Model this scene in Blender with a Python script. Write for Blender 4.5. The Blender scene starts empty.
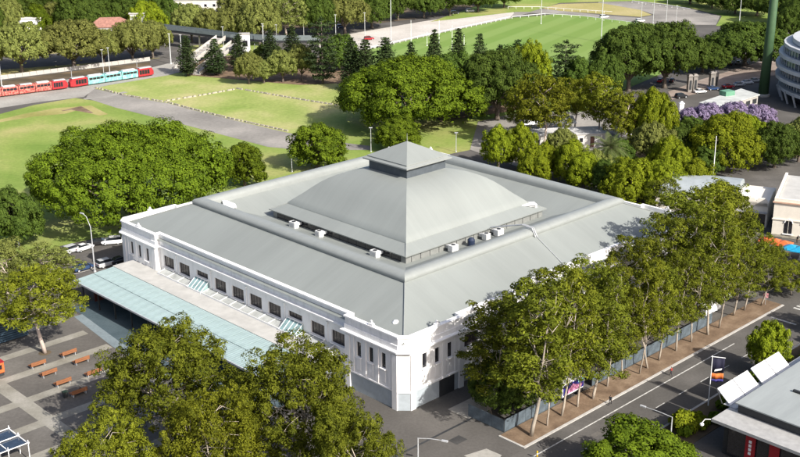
import bpy, bmesh, math, random
import numpy as np
from mathutils import Vector, Matrix

# ------------------------------------------------------------------ camera, sky, sun, exposure
random.seed(7)
rng = np.random.default_rng(11)
SC = bpy.context.scene
COL = SC.collection
CAM_H, PITCH, ROLL, FPX = 84.0, math.radians(18.874), math.radians(-0.394), 1134.9
SUN_AZ, SUN_EL = math.radians(49.0), math.radians(36.0)      # azimuth: to the right of and behind the camera
cam = bpy.data.objects.new('camera', bpy.data.cameras.new('camera'))
COL.objects.link(cam)
cam.data.sensor_width = 36.0
cam.data.lens = 36.0 * FPX / 800.0
cam.data.clip_end = 5000.0
cam.data.clip_start = 1.0
cam.matrix_world = Matrix.Translation((0, 0, CAM_H)) @ Matrix.Rotation(math.pi / 2 - PITCH, 4, 'X') @ Matrix.Rotation(ROLL, 4, 'Z')
SC.camera = cam
W_ = bpy.data.worlds.new('World'); SC.world = W_; W_.use_nodes = True
wn = W_.node_tree.nodes; wl = W_.node_tree.links
bg = wn['Background']; sky = wn.new('ShaderNodeTexSky'); sky.sky_type = 'NISHITA'; sky.sun_disc = False
sunv = Vector((math.cos(SUN_AZ) * math.cos(SUN_EL), -math.sin(SUN_AZ) * math.cos(SUN_EL), math.sin(SUN_EL)))
sky.sun_elevation = SUN_EL
sky.sun_rotation = math.atan2(sunv.x, sunv.y)
sky.air_density = 0.8; sky.dust_density = 3.0; sky.ozone_density = 1.0
wl.new(sky.outputs['Color'], bg.inputs['Color']); bg.inputs['Strength'].default_value = 0.13
sl = bpy.data.lights.new('sun', 'SUN'); sl.energy = 5.0; sl.angle = math.radians(0.53); sl.color = (1.0, 0.955, 0.88)
so = bpy.data.objects.new('sun', sl); COL.objects.link(so)
so.rotation_euler = sunv.to_track_quat('Z', 'Y').to_euler(); so.location = (60, -60, 160)
SC.view_settings.view_transform = 'Standard'; SC.view_settings.look = 'None'
SC.view_settings.exposure = 0.53; SC.view_settings.gamma = 1.0
SC.cycles.use_denoising = True
SC.cycles.max_bounces = 6; SC.cycles.transparent_max_bounces = 8

# ------------------------------------------------------------------ survey helpers
def survey(px, py, z=0.0):
    """ground position (at height z) of a spot read off the 800 px wide photograph"""
    X, Y = px - 400.0, py - 228.5
    c, s = math.cos(ROLL), math.sin(ROLL)
    X, Y = X * c + Y * s, -X * s + Y * c
    sp, cp = math.sin(PITCH), math.cos(PITCH)
    d = (X / FPX, -Y / FPX * sp + cp, -Y / FPX * cp - sp)
    t = (z - CAM_H) / d[2]
    return Vector((t * d[0], t * d[1], z))
HC = Vector((1.51, 215.27, 0)); HTH = math.radians(43.92)
HU = Vector((math.cos(HTH), math.sin(HTH), 0)); HV = Vector((-math.sin(HTH), math.cos(HTH), 0))
def W(u, v, z=0.0):
    """hall grid (u along the street, v across it) -> world"""
    return HC + HU * u + HV * v + Vector((0, 0, z))
def HL(px, py, z):
    q = survey(px, py, z) - HC
    return Vector((q.dot(HU), q.dot(HV), z))
def depth_of(p):
    return p.y * math.cos(PITCH) + (CAM_H - p.z) * math.sin(PITCH)
def height_to(base, px, top):
    """height of an upright thing at `base` whose top is seen on row `top`"""
    lo, hi = 0.0, 120.0
    for _ in range(40):
        m = (lo + hi) / 2
        q = survey(px, top, m)
        if q.y > base.y: lo = m
        else: hi = m
    return lo

# ------------------------------------------------------------------ materials
MATS = {}
def mat(name, col, rough=0.75, var=0.12, scale=1.0, col2=None, bump=0.0, spec=0.3, metal=0.0, stretch=None, fac=(0.35, 0.65), detail=5.0):
    if name in MATS: return MATS[name]
    m = bpy.data.materials.new(name); m.use_nodes = True
    nt = m.node_tree; N = nt.nodes; L = nt.links
    b = N['Principled BSDF']
    b.inputs['Roughness'].default_value = rough; b.inputs['Metallic'].default_value = metal
    b.inputs['Specular IOR Level'].default_value = spec
    tc = N.new('ShaderNodeTexCoord'); mp = N.new('ShaderNodeMapping')
    L.new(tc.outputs['Object'], mp.inputs['Vector'])
    if stretch: mp.inputs['Scale'].default_value = stretch
    nz = N.new('ShaderNodeTexNoise'); nz.inputs['Scale'].default_value = scale; nz.inputs['Detail'].default_value = detail
    nz.inputs['Roughness'].default_value = 0.65
    L.new(mp.outputs['Vector'], nz.inputs['Vector'])
    rp = N.new('ShaderNodeValToRGB')
    c1 = tuple(max(0, x * (1 - var)) for x in col); c2 = col2 or tuple(min(1, x * (1 + var)) for x in col)
    rp.color_ramp.elements[0].position = fac[0]; rp.color_ramp.elements[1].position = fac[1]
    rp.color_ramp.elements[0].color = (*c1, 1); rp.color_ramp.elements[1].color = (*c2, 1)
    L.new(nz.outputs['Fac'], rp.inputs['Fac']); L.new(rp.outputs['Color'], b.inputs['Base Color'])
    if bump:
        bp = N.new('ShaderNodeBump'); bp.inputs['Strength'].default_value = bump; bp.inputs['Distance'].default_value = 0.05
        L.new(nz.outputs['Fac'], bp.inputs['Height']); L.new(bp.outputs['Normal'], b.inputs['Normal'])
    MATS[name] = m
    return m

def two_scale(name, cols, big, small, rough=0.9, pos=(0.3, 0.5, 0.7), mixf=0.35, bump=0.15, spec=0.15):
    """ground-like material: large patches of several colours broken by fine grain"""
    m = bpy.data.materials.new(name); m.use_nodes = True
    nt = m.node_tree; N = nt.nodes; L = nt.links; b = N['Principled BSDF']
    b.inputs['Roughness'].default_value = rough; b.inputs['Specular IOR Level'].default_value = spec
    tc = N.new('ShaderNodeTexCoord')
    n1 = N.new('ShaderNodeTexNoise'); n1.inputs['Scale'].default_value = big; n1.inputs['Detail'].default_value = 6
    n2 = N.new('ShaderNodeTexNoise'); n2.inputs['Scale'].default_value = small; n2.inputs['Detail'].default_value = 6; n2.inputs['Roughness'].default_value = 0.7
    for n in (n1, n2): L.new(tc.outputs['Object'], n.inputs['Vector'])
    r = N.new('ShaderNodeValToRGB'); els = r.color_ramp.elements
    els[0].position = pos[0]; els[0].color = (*cols[0], 1); els[1].position = pos[-1]; els[1].color = (*cols[-1], 1)
    if len(cols) == 3:
        e = els.new(pos[1]); e.color = (*cols[1], 1)
    L.new(n1.outputs['Fac'], r.inputs['Fac'])
    r2 = N.new('ShaderNodeValToRGB'); r2.color_ramp.elements[0].position = 0.3; r2.color_ramp.elements[1].position = 0.7
    r2.color_ramp.elements[0].color = (0.55, 0.55, 0.55, 1); r2.color_ramp.elements[1].color = (1.35, 1.35, 1.35, 1)
    L.new(n2.outputs['Fac'], r2.inputs['Fac'])
    mx = N.new('ShaderNodeMix'); mx.data_type = 'RGBA'; mx.blend_type = 'MULTIPLY'; mx.inputs['Factor'].default_value = mixf
    L.new(r.outputs['Color'], mx.inputs['A']); L.new(r2.outputs['Color'], mx.inputs['B'])
    L.new(mx.outputs['Result'], b.inputs['Base Color'])
    bp = N.new('ShaderNodeBump'); bp.inputs['Strength'].default_value = bump; bp.inputs['Distance'].default_value = 0.05
    L.new(n2.outputs['Fac'], bp.inputs['Height']); L.new(bp.outputs['Normal'], b.inputs['Normal'])
    MATS[name] = m
    return m

def leaf_mat(name, dark, light, hue_var=0.03, trans=0.1, scale=0.6):
    m = bpy.data.materials.new(name); m.use_nodes = True
    nt = m.node_tree; N = nt.nodes; L = nt.links
    b = N['Principled BSDF']; out = N['Material Output']
    b.inputs['Roughness'].default_value = 0.7; b.inputs['Specular IOR Level'].default_value = 0.06
    geo = N.new('ShaderNodeNewGeometry'); oi = N.new('ShaderNodeObjectInfo'); tc = N.new('ShaderNodeTexCoord')
    nz = N.new('ShaderNodeTexNoise'); nz.inputs['Scale'].default_value = scale; nz.inputs['Detail'].default_value = 2
    L.new(tc.outputs['Object'], nz.inputs['Vector'])
    a1 = N.new('ShaderNodeMath'); a1.operation = 'MULTIPLY_ADD'; a1.inputs[1].default_value = 0.4; a1.inputs[2].default_value = -0.2
    L.new(geo.outputs['Random Per Island'], a1.inputs[0])
    a2 = N.new('ShaderNodeMath'); a2.operation = 'MULTIPLY_ADD'; a2.inputs[1].default_value = 1.3; a2.use_clamp = True
    L.new(nz.outputs['Fac'], a2.inputs[0]); L.new(a1.outputs[0], a2.inputs[2])
    r = N.new('ShaderNodeValToRGB'); r.color_ramp.elements[0].color = (*dark, 1); r.color_ramp.elements[1].color = (*light, 1)
    r.color_ramp.elements[0].position = 0.1; r.color_ramp.elements[1].position = 0.9
    L.new(a2.outputs[0], r.inputs['Fac'])
    hs = N.new('ShaderNodeHueSaturation')
    h1 = N.new('ShaderNodeMath'); h1.operation = 'MULTIPLY_ADD'; h1.inputs[1].default_value = hue_var; h1.inputs[2].default_value = 0.5 - hue_var / 2
    L.new(oi.outputs['Random'], h1.inputs[0]); L.new(h1.outputs[0], hs.inputs['Hue'])
    v1 = N.new('ShaderNodeMath'); v1.operation = 'MULTIPLY_ADD'; v1.inputs[1].default_value = 0.4; v1.inputs[2].default_value = 0.8
    L.new(oi.outputs['Random'], v1.inputs[0]); L.new(v1.outputs[0], hs.inputs['Value'])
    L.new(r.outputs['Color'], hs.inputs['Color']); L.new(hs.outputs['Color'], b.inputs['Base Color'])
    tr = N.new('ShaderNodeBsdfTranslucent'); L.new(hs.outputs['Color'], tr.inputs['Color'])
    mx = N.new('ShaderNodeMixShader'); mx.inputs['Fac'].default_value = trans
    L.new(b.outputs[0], mx.inputs[1]); L.new(tr.outputs[0], mx.inputs[2]); L.new(mx.outputs[0], out.inputs['Surface'])
    MATS[name] = m
    return m

# ------------------------------------------------------------------ mesh helpers
class MB:
    def __init__(self): self.v = []; self.f = []; self.mi = []; self.cur = 0
    def add(self, vs, fs):
        o = len(self.v); self.v += [tuple(p) for p in vs]
        self.f += [tuple(i + o for i in f) for f in fs]; self.mi += [self.cur] * len(fs)
        return self
    def box(self, x0, x1, y0, y1, z0, z1):
        v = [(x, y, z) for z in (z0, z1) for x, y in ((x0, y0), (x1, y0), (x1, y1), (x0, y1))]
        return self.add(v, [(3, 2, 1, 0), (4, 5, 6, 7), (0, 1, 5, 4), (1, 2, 6, 5), (2, 3, 7, 6), (3, 0, 4, 7)])
    def prism(self, pts, z0, z1):
        n = len(pts); v = [(p[0], p[1], z0) for p in pts] + [(p[0], p[1], z1) for p in pts]
        f = [tuple(reversed(range(n))), tuple(range(n, 2 * n))] + [(i, (i + 1) % n, n + (i + 1) % n, n + i) for i in range(n)]
        return self.add(v, f)
    def tube(self, pts, rad, seg=6, cap=True):
        pts = [Vector(p) for p in pts]; rings = []
        for i, p in enumerate(pts):
            d = (pts[min(i + 1, len(pts) - 1)] - pts[max(i - 1, 0)]).normalized()
            a = d.orthogonal().normalized() if i == 0 else (rings_a - d * rings_a.dot(d)).normalized()
            rings_a = a; b = d.cross(a)
            r = rad[i] if isinstance(rad, (list, tuple)) else rad
            rings.append([p + (a * math.cos(t) + b * math.sin(t)) * r for t in [2 * math.pi * k / seg for k in range(seg)]])
        v = [q for ring in rings for q in ring]; f = []
        for i in range(len(pts) - 1):
            for k in range(seg):
                f.append((i * seg + k, i * seg + (k + 1) % seg, (i + 1) * seg + (k + 1) % seg, (i + 1) * seg + k))
        if cap: f += [tuple(reversed(range(seg))), tuple(range((len(pts) - 1) * seg, len(pts) * seg))]
        return self.add(v, f)
    def loft(self, rings, cap=True, closed=True):
        n = len(rings[0]); v = [p for r in rings for p in r]; f = []
        for i in range(len(rings) - 1):
            for k in range(n if closed else n - 1):
                f.append((i * n + k, i * n + (k + 1) % n, (i + 1) * n + (k + 1) % n, (i + 1) * n + k))
        if cap and closed: f += [tuple(reversed(range(n))), tuple(range((len(rings) - 1) * n, len(rings) * n))]
        return self.add(v, f)
    def lathe(self, prof, seg=12, cx=0, cy=0):
        rings = [[(cx + r * math.cos(2 * math.pi * k / seg), cy + r * math.sin(2 * math.pi * k / seg), z) for k in range(seg)] for r, z in prof]
        return self.loft(rings)
    def mesh(self, name, mats, smooth=False):
        me = bpy.data.meshes.new(name); me.from_pydata(self.v, [], self.f); me.update()
        for m in (mats if isinstance(mats, (list, tuple)) else [mats]): me.materials.append(m)
        if any(self.mi): me.polygons.foreach_set('material_index', self.mi)
        if smooth: me.polygons.foreach_set('use_smooth', [True] * len(me.polygons))
        return me
    def build(self, name, mats, parent=None, loc=(0, 0, 0), rz=0.0, smooth=False):
        return put(name, self.mesh(name, mats, smooth), parent, loc, rz)

def put(name, me, parent=None, loc=(0, 0, 0), rz=0.0):
    o = bpy.data.objects.new(name, me); COL.objects.link(o)
    o.location = loc; o.rotation_euler = (0, 0, rz)
    if parent: o.parent = parent
    return o
def tag(o, label=None, cat=None, group=None, kind=None):
    if label: o['label'] = label
    if cat: o['category'] = cat
    if group: o['group'] = group
    if kind: o['kind'] = kind
    return o
def thing(name, label, cat, loc=(0, 0, 0), rz=0.0, group=None):
    return tag(put(name, None, None, loc, rz), label, cat, group)
def copy_tree(o, parent=None):
    c = o.copy(); COL.objects.link(c); c.parent = parent
    for ch in list(o.children): copy_tree(ch, c)
    return c
STEP = [0]
def sheet(name, pts, z, m):
    """a flat piece of the setting; pts are world points"""
    me = bpy.data.meshes.new(name)
    if name != 'ground' and min(q[1] for q in pts) > 215: STEP[0] += 1; z = 0.006 + 0.004 * STEP[0]
    p = [(q[0], q[1], z) for q in pts]
    a = sum(p[i][0] * p[(i + 1) % len(p)][1] - p[(i + 1) % len(p)][0] * p[i][1] for i in range(len(p)))
    if a < 0: p.reverse()
    me.from_pydata(p, [], [tuple(range(len(p)))]); me.materials.append(m)
    return tag(put(name, me), kind='structure')
def spx(*pp): return [survey(x, y) for x, y in pp]
def slocal(*pp): return [W(u, v) for u, v in pp]
def strip_pts(line, w):
    """outline of a band of half width w along a polyline of world points"""
    L = [Vector((p[0], p[1], 0)) for p in line]; a = []; b = []
    for i, p in enumerate(L):
        d = (L[min(i + 1, len(L) - 1)] - L[max(i - 1, 0)]).normalized(); n = Vector((-d.y, d.x, 0))
        ww = w[i] if isinstance(w, (list, tuple)) else w
        a.append(p + n * ww); b.append(p - n * ww)
    return a + b[::-1]

# ------------------------------------------------------------------ palette
WHITE = mat('white_render', (0.83, 0.815, 0.795), 0.7, 0.16, 0.9, bump=0.03, col2=(0.84, 0.825, 0.81), stretch=(1, 1, 0.22), fac=(0.28, 0.52))
WHITE2 = mat('white_paint', (0.80, 0.80, 0.79), 0.45, 0.03, 2.0)
PLINTH = mat('grey_plinth_paint', (0.36, 0.40, 0.43), 0.7, 0.08, 0.8)
ROOF = mat('grey_metal_roof', (0.232, 0.248, 0.234), 0.55, 0.05, 0.25, stretch=(1.0, 0.12, 0.12), spec=0.35)
ROOF2 = mat('grey_metal_dome', (0.238, 0.254, 0.240), 0.5, 0.045, 0.3, stretch=(1.0, 0.1, 0.1), spec=0.4)
ROLL_M = mat('grey_metal_roll', (0.25, 0.264, 0.252), 0.45, 0.05, 0.6, spec=0.4)
DARKGLASS = mat('dark_glass', (0.018, 0.018, 0.022), 0.12, 0.3, 1.5, spec=0.6)
WINGLASS = mat('window_glass', (0.022, 0.016, 0.018), 0.15, 0.5, 1.2, spec=0.6)
BLUEWALL = mat('blue_grey_wall', (0.075, 0.088, 0.10), 0.6, 0.15, 0.8)
TEAL = mat('teal_sheet', (0.30, 0.385, 0.38), 0.4, 0.12, 0.5, spec=0.5)
TEALGLASS = mat('teal_glass', (0.25, 0.36, 0.36), 0.2, 0.2, 0.8, spec=0.6)
CREAM = mat('cream_membrane', (0.43, 0.42, 0.395), 0.85, 0.10, 0.45, bump=0.05)
STEEL = mat('galvanised_steel', (0.42, 0.43, 0.44), 0.45, 0.1, 3.0, spec=0.5)
DARKM = mat('dark_metal', (0.035, 0.037, 0.04), 0.5, 0.15, 2.0)
BLACKM = mat('black_rubber', (0.015, 0.015, 0.016), 0.8, 0.1, 2.0)
RED = mat('red_paint', (0.30, 0.015, 0.022), 0.5, 0.1, 2.0)
ORANGE = mat('orange_paint', (0.60, 0.13, 0.04), 0.5, 0.1, 2.0)
CORAL = mat('coral_wrap', (0.50, 0.06, 0.06), 0.4, 0.4, 1.6, col2=(0.62, 0.22, 0.17), fac=(0.42, 0.6))
AQUA = mat('aqua_wrap', (0.12, 0.42, 0.42), 0.4, 0.2, 1.0, col2=(0.35, 0.58, 0.56))
BLUE = mat('blue_paint', (0.02, 0.28, 0.48), 0.5, 0.1, 2.0)
TIMBER = mat('orange_timber', (0.24, 0.10, 0.046), 0.6, 0.3, 3.0, stretch=(0.3, 3, 3), bump=0.1)
BRICK = mat('red_tile', (0.34, 0.13, 0.09), 0.8, 0.2, 1.5)
SAND = mat('sandstone', (0.33, 0.30, 0.24), 0.85, 0.25, 0.6, bump=0.1)
CONC = mat('concrete', (0.38, 0.36, 0.33), 0.85, 0.12, 0.5, bump=0.06)
KERB = mat('kerb_concrete', (0.42, 0.40, 0.37), 0.85, 0.15, 1.0)
PAINT = mat('road_paint', (0.48, 0.47, 0.44), 0.7, 0.35, 1.3)
GREENM = mat('green_mast_paint', (0.055, 0.105, 0.05), 0.5, 0.1, 0.6)
ASPH = two_scale('asphalt', [(0.082, 0.076, 0.069), (0.102, 0.095, 0.087), (0.128, 0.119, 0.109)], 0.09, 2.2, bump=0.08)
ROADM = two_scale('road_asphalt', [(0.085, 0.079, 0.072), (0.105, 0.098, 0.09), (0.14, 0.13, 0.12)], 0.12, 2.5, bump=0.08)
DARKASPH = two_scale('tar_patch', [(0.045, 0.044, 0.044), (0.055, 0.054, 0.053), (0.07, 0.068, 0.066)], 0.3, 2.5, bump=0.08)
PAVE = two_scale('plaza_paving', [(0.098, 0.090, 0.080), (0.122, 0.112, 0.10), (0.155, 0.143, 0.128)], 0.10, 1.6, bump=0.06)
BANDM = two_scale('pale_paver_band', [(0.21, 0.195, 0.16), (0.26, 0.245, 0.205), (0.32, 0.30, 0.26)], 0.25, 2.4, bump=0.06)
BLUEPAV = two_scale('blue_grey_paver', [(0.16, 0.195, 0.21), (0.19, 0.23, 0.245), (0.225, 0.265, 0.28)], 0.2, 2.0, bump=0.05)
GRASS = two_scale('lawn_grass', [(0.150, 0.225, 0.042), (0.215, 0.275, 0.065), (0.33, 0.315, 0.12)], 0.045, 0.9, bump=0.3, mixf=0.45)
GRASS2 = two_scale('dry_lawn_grass', [(0.195, 0.268, 0.058), (0.285, 0.325, 0.10), (0.40, 0.37, 0.17)], 0.05, 0.8, bump=0.3, mixf=0.45)
DRYG = two_scale('straw_grass', [(0.24, 0.23, 0.07), (0.34, 0.30, 0.12), (0.40, 0.34, 0.17)], 0.04, 0.7, bump=0.3)
MULCH = two_scale('bark_mulch', [(0.125, 0.085, 0.056), (0.185, 0.128, 0.084), (0.255, 0.185, 0.125)], 0.35, 3.0, bump=0.4, mixf=0.5)
SOIL = two_scale('leaf_litter', [(0.06, 0.05, 0.035), (0.11, 0.085, 0.055), (0.18, 0.13, 0.085)], 0.12, 2.0, bump=0.3)
CPATH = two_scale('concrete_path', [(0.25, 0.235, 0.21), (0.31, 0.295, 0.265), (0.36, 0.345, 0.31)], 0.08, 1.2, bump=0.05)
GPATH = two_scale('grey_path', [(0.195, 0.182, 0.165), (0.25, 0.235, 0.212), (0.335, 0.31, 0.28)], 0.06, 0.9, bump=0.06)
PALE = two_scale('pale_path', [(0.42, 0.39, 0.35), (0.50, 0.465, 0.42), (0.55, 0.52, 0.48)], 0.06, 1.0, bump=0.04)
BARK = mat('fig_bark', (0.13, 0.105, 0.085), 0.9, 0.3, 2.0, bump=0.3)
GUMBARK = mat('gum_bark', (0.36, 0.31, 0.25), 0.8, 0.35, 0.9, bump=0.2, stretch=(1, 1, 0.35))
PALEBARK = mat('pale_gum_bark', (0.52, 0.43, 0.37), 0.7, 0.2, 0.8, bump=0.1, stretch=(1, 1, 0.3))

# oval turf: mown in broad stripes
def turf():
    m = bpy.data.materials.new('oval_turf'); m.use_nodes = True; nt = m.node_tree; N = nt.nodes; L = nt.links; b = N['Principled BSDF']
    b.inputs['Roughness'].default_value = 0.9; b.inputs['Specular IOR Level'].default_value = 0.1
    tc = N.new('ShaderNodeTexCoord'); mp = N.new('ShaderNodeMapping'); mp.inputs['Rotation'].default_value = (0, 0, math.radians(28))
    L.new(tc.outputs['Object'], mp.inputs['Vector'])
    w = N.new('ShaderNodeTexWave'); w.inputs['Scale'].default_value = 0.022; w.inputs['Distortion'].default_value = 1.2; w.inputs['Detail'].default_value = 2
    w.inputs['Detail Scale'].default_value = 0.4
    L.new(mp.outputs['Vector'], w.inputs['Vector'])
    r = N.new('ShaderNodeValToRGB'); r.color_ramp.elements[0].color = (0.125, 0.225, 0.045, 1); r.color_ramp.elements[1].color = (0.185, 0.28, 0.08, 1)
    r.color_ramp.elements[0].position = 0.35; r.color_ramp.elements[1].position = 0.65
    L.new(w.outputs['Fac'], r.inputs['Fac'])
    n = N.new('ShaderNodeTexNoise'); n.inputs['Scale'].default_value = 0.03; n.inputs['Detail'].default_value = 6
    L.new(tc.outputs['Object'], n.inputs['Vector'])
    mx = N.new('ShaderNodeMix'); mx.data_type = 'RGBA'; mx.inputs['B'].default_value = (0.19, 0.26, 0.07, 1)
    L.new(n.outputs['Fac'], mx.inputs['Factor']); L.new(r.outputs['Color'], mx.inputs['A']); L.new(mx.outputs['Result'], b.inputs['Base Color'])
    return m
TURF = turf()

# ribbed roof sheets: every sheet a little different, faint run-off streaks down the slope
def ribbed(m, pitch=0.76, amt=0.028):
    nt = m.node_tree; N = nt.nodes; L = nt.links; b = N['Principled BSDF']
    src = b.inputs['Base Color'].links[0].from_socket
    tc = N.new('ShaderNodeTexCoord'); sx = N.new('ShaderNodeSeparateXYZ'); L.new(tc.outputs['Object'], sx.inputs[0])
    dv = N.new('ShaderNodeMath'); dv.operation = 'DIVIDE'; dv.inputs[1].default_value = pitch; L.new(sx.outputs['X'], dv.inputs[0])
    fl = N.new('ShaderNodeMath'); fl.operation = 'FLOOR'; L.new(dv.outputs[0], fl.inputs[0])
    wn_ = N.new('ShaderNodeTexWhiteNoise'); wn_.noise_dimensions = '1D'; L.new(fl.outputs[0], wn_.inputs['W'])
    fr = N.new('ShaderNodeMath'); fr.operation = 'FRACT'; L.new(dv.outputs[0], fr.inputs[0])
    gt_ = N.new('ShaderNodeMath'); gt_.operation = 'LESS_THAN'; gt_.inputs[1].default_value = 0.09; L.new(fr.outputs[0], gt_.inputs[0])
    a = N.new('ShaderNodeMath'); a.operation = 'MULTIPLY_ADD'; a.inputs[1].default_value = amt; a.inputs[2].default_value = 1 - amt / 2; L.new(wn_.outputs['Value'], a.inputs[0])
    a2 = N.new('ShaderNodeMath'); a2.operation = 'MULTIPLY_ADD'; a2.inputs[1].default_value = -0.035; L.new(gt_.outputs[0], a2.inputs[0]); L.new(a.outputs[0], a2.inputs[2])
    nz = N.new('ShaderNodeTexNoise'); nz.inputs['Scale'].default_value = 0.05; nz.inputs['Detail'].default_value = 7; L.new(tc.outputs['Object'], nz.inputs['Vector'])
    a3 = N.new('ShaderNodeMath'); a3.operation = 'MULTIPLY_ADD'; a3.inputs[1].default_value = 0.22; a3.inputs[2].default_value = 0.89; L.new(nz.outputs['Fac'], a3.inputs[0])
    mm = N.new('ShaderNodeMath'); mm.operation = 'MULTIPLY'; L.new(a2.outputs[0], mm.inputs[0]); L.new(a3.outputs[0], mm.inputs[1])
    mx = N.new('ShaderNodeMix'); mx.data_type = 'RGBA'; mx.blend_type = 'MULTIPLY'; mx.inputs['Factor'].default_value = 1.0
    L.new(src, mx.inputs['A']); L.new(mm.outputs[0], mx.inputs['B']); L.new(mx.outputs['Result'], b.inputs['Base Color'])
    bp = N.new('ShaderNodeBump'); bp.inputs['Strength'].default_value = 0.25; bp.inputs['Distance'].default_value = 0.03
    L.new(gt_.outputs[0], bp.inputs['Height']); L.new(bp.outputs['Normal'], b.inputs['Normal'])
for m_ in (ROOF, ROOF2): ribbed(m_)

# ------------------------------------------------------------------ the ground
sheet('ground', [(-1500, -300, 0), (1500, -300, 0), (1500, 2500, 0), (-1500, 2500, 0)], 0.0, ASPH)
# park on the left
sheet('park_lawn', spx((-60, 130), (0, 114), (34, 105), (75, 98), (104, 102), (115, 106), (189, 124), (268, 145), (292, 150), (292, 176), (190, 215), (128, 235), (96, 238), (60, 246), (30, 262), (-60, 280)), 0.02, GRASS)
sheet('dry_lawn', spx((96, 83), (150, 75), (178, 73), (215, 73), (262, 81), (300, 78), (334, 82), (352, 92), (352, 112), (345, 143), (290, 134), (240, 123), (165, 104), (92, 88)), 0.02, GRASS2)
sheet('shaded_lawn', spx((352, 92), (430, 104), (520, 122), (500, 128), (480, 130), (470, 150), (330, 178), (288, 176), (270, 160), (292, 150), (342, 138)), 0.02, GRASS)
sheet('worn_track', strip_pts(spx((-5, 122), (30, 115), (60, 111), (84, 108), (104, 115)), [1.5, 3.0, 5.0, 4.0, 1.5]), 0.03, DRYG)
sheet('bare_earth', strip_pts(spx((62, 111), (76, 108), (92, 113)), [0.5, 3.0, 0.6]), 0.036, MULCH)
sheet('park_path', spx((92, 88), (125, 96), (169, 103.5), (189, 109), (229, 119), (267, 128), (300, 135.5), (345, 143), (370, 146), (370, 150), (300, 150), (268, 147), (189, 126), (115, 107.5), (86, 98)), 0.024, GPATH)
sheet('path_strip', strip_pts(spx((84, 99), (104, 97), (126, 92)), 1.2), 0.034, CPATH)
sheet('tram_reserve', spx((-60, 122), (0, 108), (40, 102), (84, 97), (96, 88), (110, 85), (170, 75), (200, 66), (182, 60), (150, 68), (90, 76), (0, 90), (-60, 102)), 0.022, CPATH)
sheet('verge_strip', spx((-60, 101), (0, 89), (90, 75), (150, 67), (150, 62), (90, 69), (0, 81), (-60, 92)), 0.02, SOIL)
sheet('soil_bed', spx((-60, 92), (0, 79), (80, 67), (160, 58), (160, 40), (0, 52), (-60, 60)), 0.014, DRYG)
sheet('parkway', spx((-80, 80), (0, 70), (80, 64), (170, 57), (210, 60), (215, 50), (170, 42), (80, 52), (0, 57), (-80, 66)), 0.026, ROADM)
sheet('pine_bed', spx((186, 75), (240, 80), (300, 85), (345, 83), (356, 92), (400, 95), (400, 78), (345, 60), (262, 52), (186, 62)), 0.012, MULCH)
sheet('far_parkland', spx((-80, 40), (180, 30), (340, 28), (520, 6), (520, -20), (-80, -20)), 0.012, SOIL)
sheet('far_lawn', spx((188, 60), (262, 52), (262, 40), (190, 46)), 0.016, GRASS2)
# oval
sheet('oval_turf', spx((360, 50), (440, 32), (510, 18), (560, 14), (610, 19), (660, 24), (690, 30), (680, 66), (610, 96), (560, 124), (450, 118), (385, 80), (330, 62)), 0.02, TURF)
sheet('oval_apron', spx((338, 36), (420, 22), (500, 10), (517, 13), (512, 18), (440, 33), (362, 51), (336, 51)), 0.026, PALE)
sheet('oval_ring_road', spx((510, 18), (530, 13), (560, 14), (610, 19), (660, 25), (716, 25), (720, 16), (690, 9), (640, 2), (600, 0), (598, 3), (640, 10), (655, 15), (640, 18), (600, 15), (545, 9), (515, 12)), 0.03, GPATH)
sheet('straw_island', spx((540, 8), (560, 4), (600, 3), (640, 10), (652, 15), (640, 17), (600, 14), (560, 11)), 0.022, DRYG)
sheet('far_green', spx((500, -2), (520, -12), (820, -12), (820, 30), (716, 26), (722, 16), (690, 8), (640, 1), (560, 3), (530, 12), (516, 12), (430, 22)), 0.016, GRASS)
# right: forecourt of the stadium, tree beds
sheet('stadium_forecourt', spx((668, 92), (700, 80), (760, 62), (800, 60), (830, 70), (770, 76), (720, 88), (672, 100)), 0.02, two_scale('pink_paving', [(0.22, 0.175, 0.15), (0.28, 0.225, 0.19), (0.32, 0.27, 0.23)], 0.2, 1.5))
sheet('house_court', spx((478, 122), (520, 112), (620, 112), (640, 130), (600, 160), (520, 168), (470, 150)), 0.016, GPATH)
sheet('brown_bed', spx((440, 122), (520, 110), (540, 106), (520, 96), (430, 108)), 0.024, MULCH)
sheet('garden_bed', spx((600, 160), (640, 128), (700, 118), (840, 130), (840, 175), (760, 178), (690, 190), (640, 210)), 0.018, SOIL)
sheet('cross_street', slocal((74, -40), (140, -110), (200, -80), (120, 10)), 0.012, ROADM)
# side road behind the left corner of the hall
sheet('service_road', slocal((-140, 42), (-30, 42), (-24, 58), (-30, 60), (-140, 57)), 0.026, ROADM)
sheet('service_line', strip_pts([W(-60, 49.6), W(-32, 49.6)], 0.12), 0.034, PAINT)
# plaza
sheet('plaza', slocal((-140, -45), (-57.5, -45), (-57.5, 34), (-140, 34)), 0.02, PAVE)
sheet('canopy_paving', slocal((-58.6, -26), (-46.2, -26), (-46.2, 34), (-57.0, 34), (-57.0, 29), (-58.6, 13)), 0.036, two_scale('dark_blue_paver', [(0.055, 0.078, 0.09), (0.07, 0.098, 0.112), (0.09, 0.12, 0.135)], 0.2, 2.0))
sheet('paver_border', slocal((-60.4, -26), (-58.5, -26), (-58.5, 13), (-56.9, 29.5), (-58.6, 29.5), (-60.4, 13)), 0.042, BLUEPAV)
for v, w in ((29.8, 0.9), (21.6, 1.0), (13.3, 1.05), (4.1, 1.05), (-4.4, 1.05), (-13.2, 1.05), (-22, 1.05)):
    sheet('paver_band', [W(-110, v - w), W(-60.6, v - w), W(-60.6, v + w), W(-110, v + w)], 0.026, BANDM)
sheet('paver_band', slocal((-82.7, -40), (-80.3, -40), (-80.3, 33.4), (-82.7, 33.4)), 0.032, BANDM)
sheet('paver_band', slocal((-94.5, -40), (-93.3, -40), (-93.3, 33.4), (-94.5, 33.4)), 0.032, BANDM)
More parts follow.
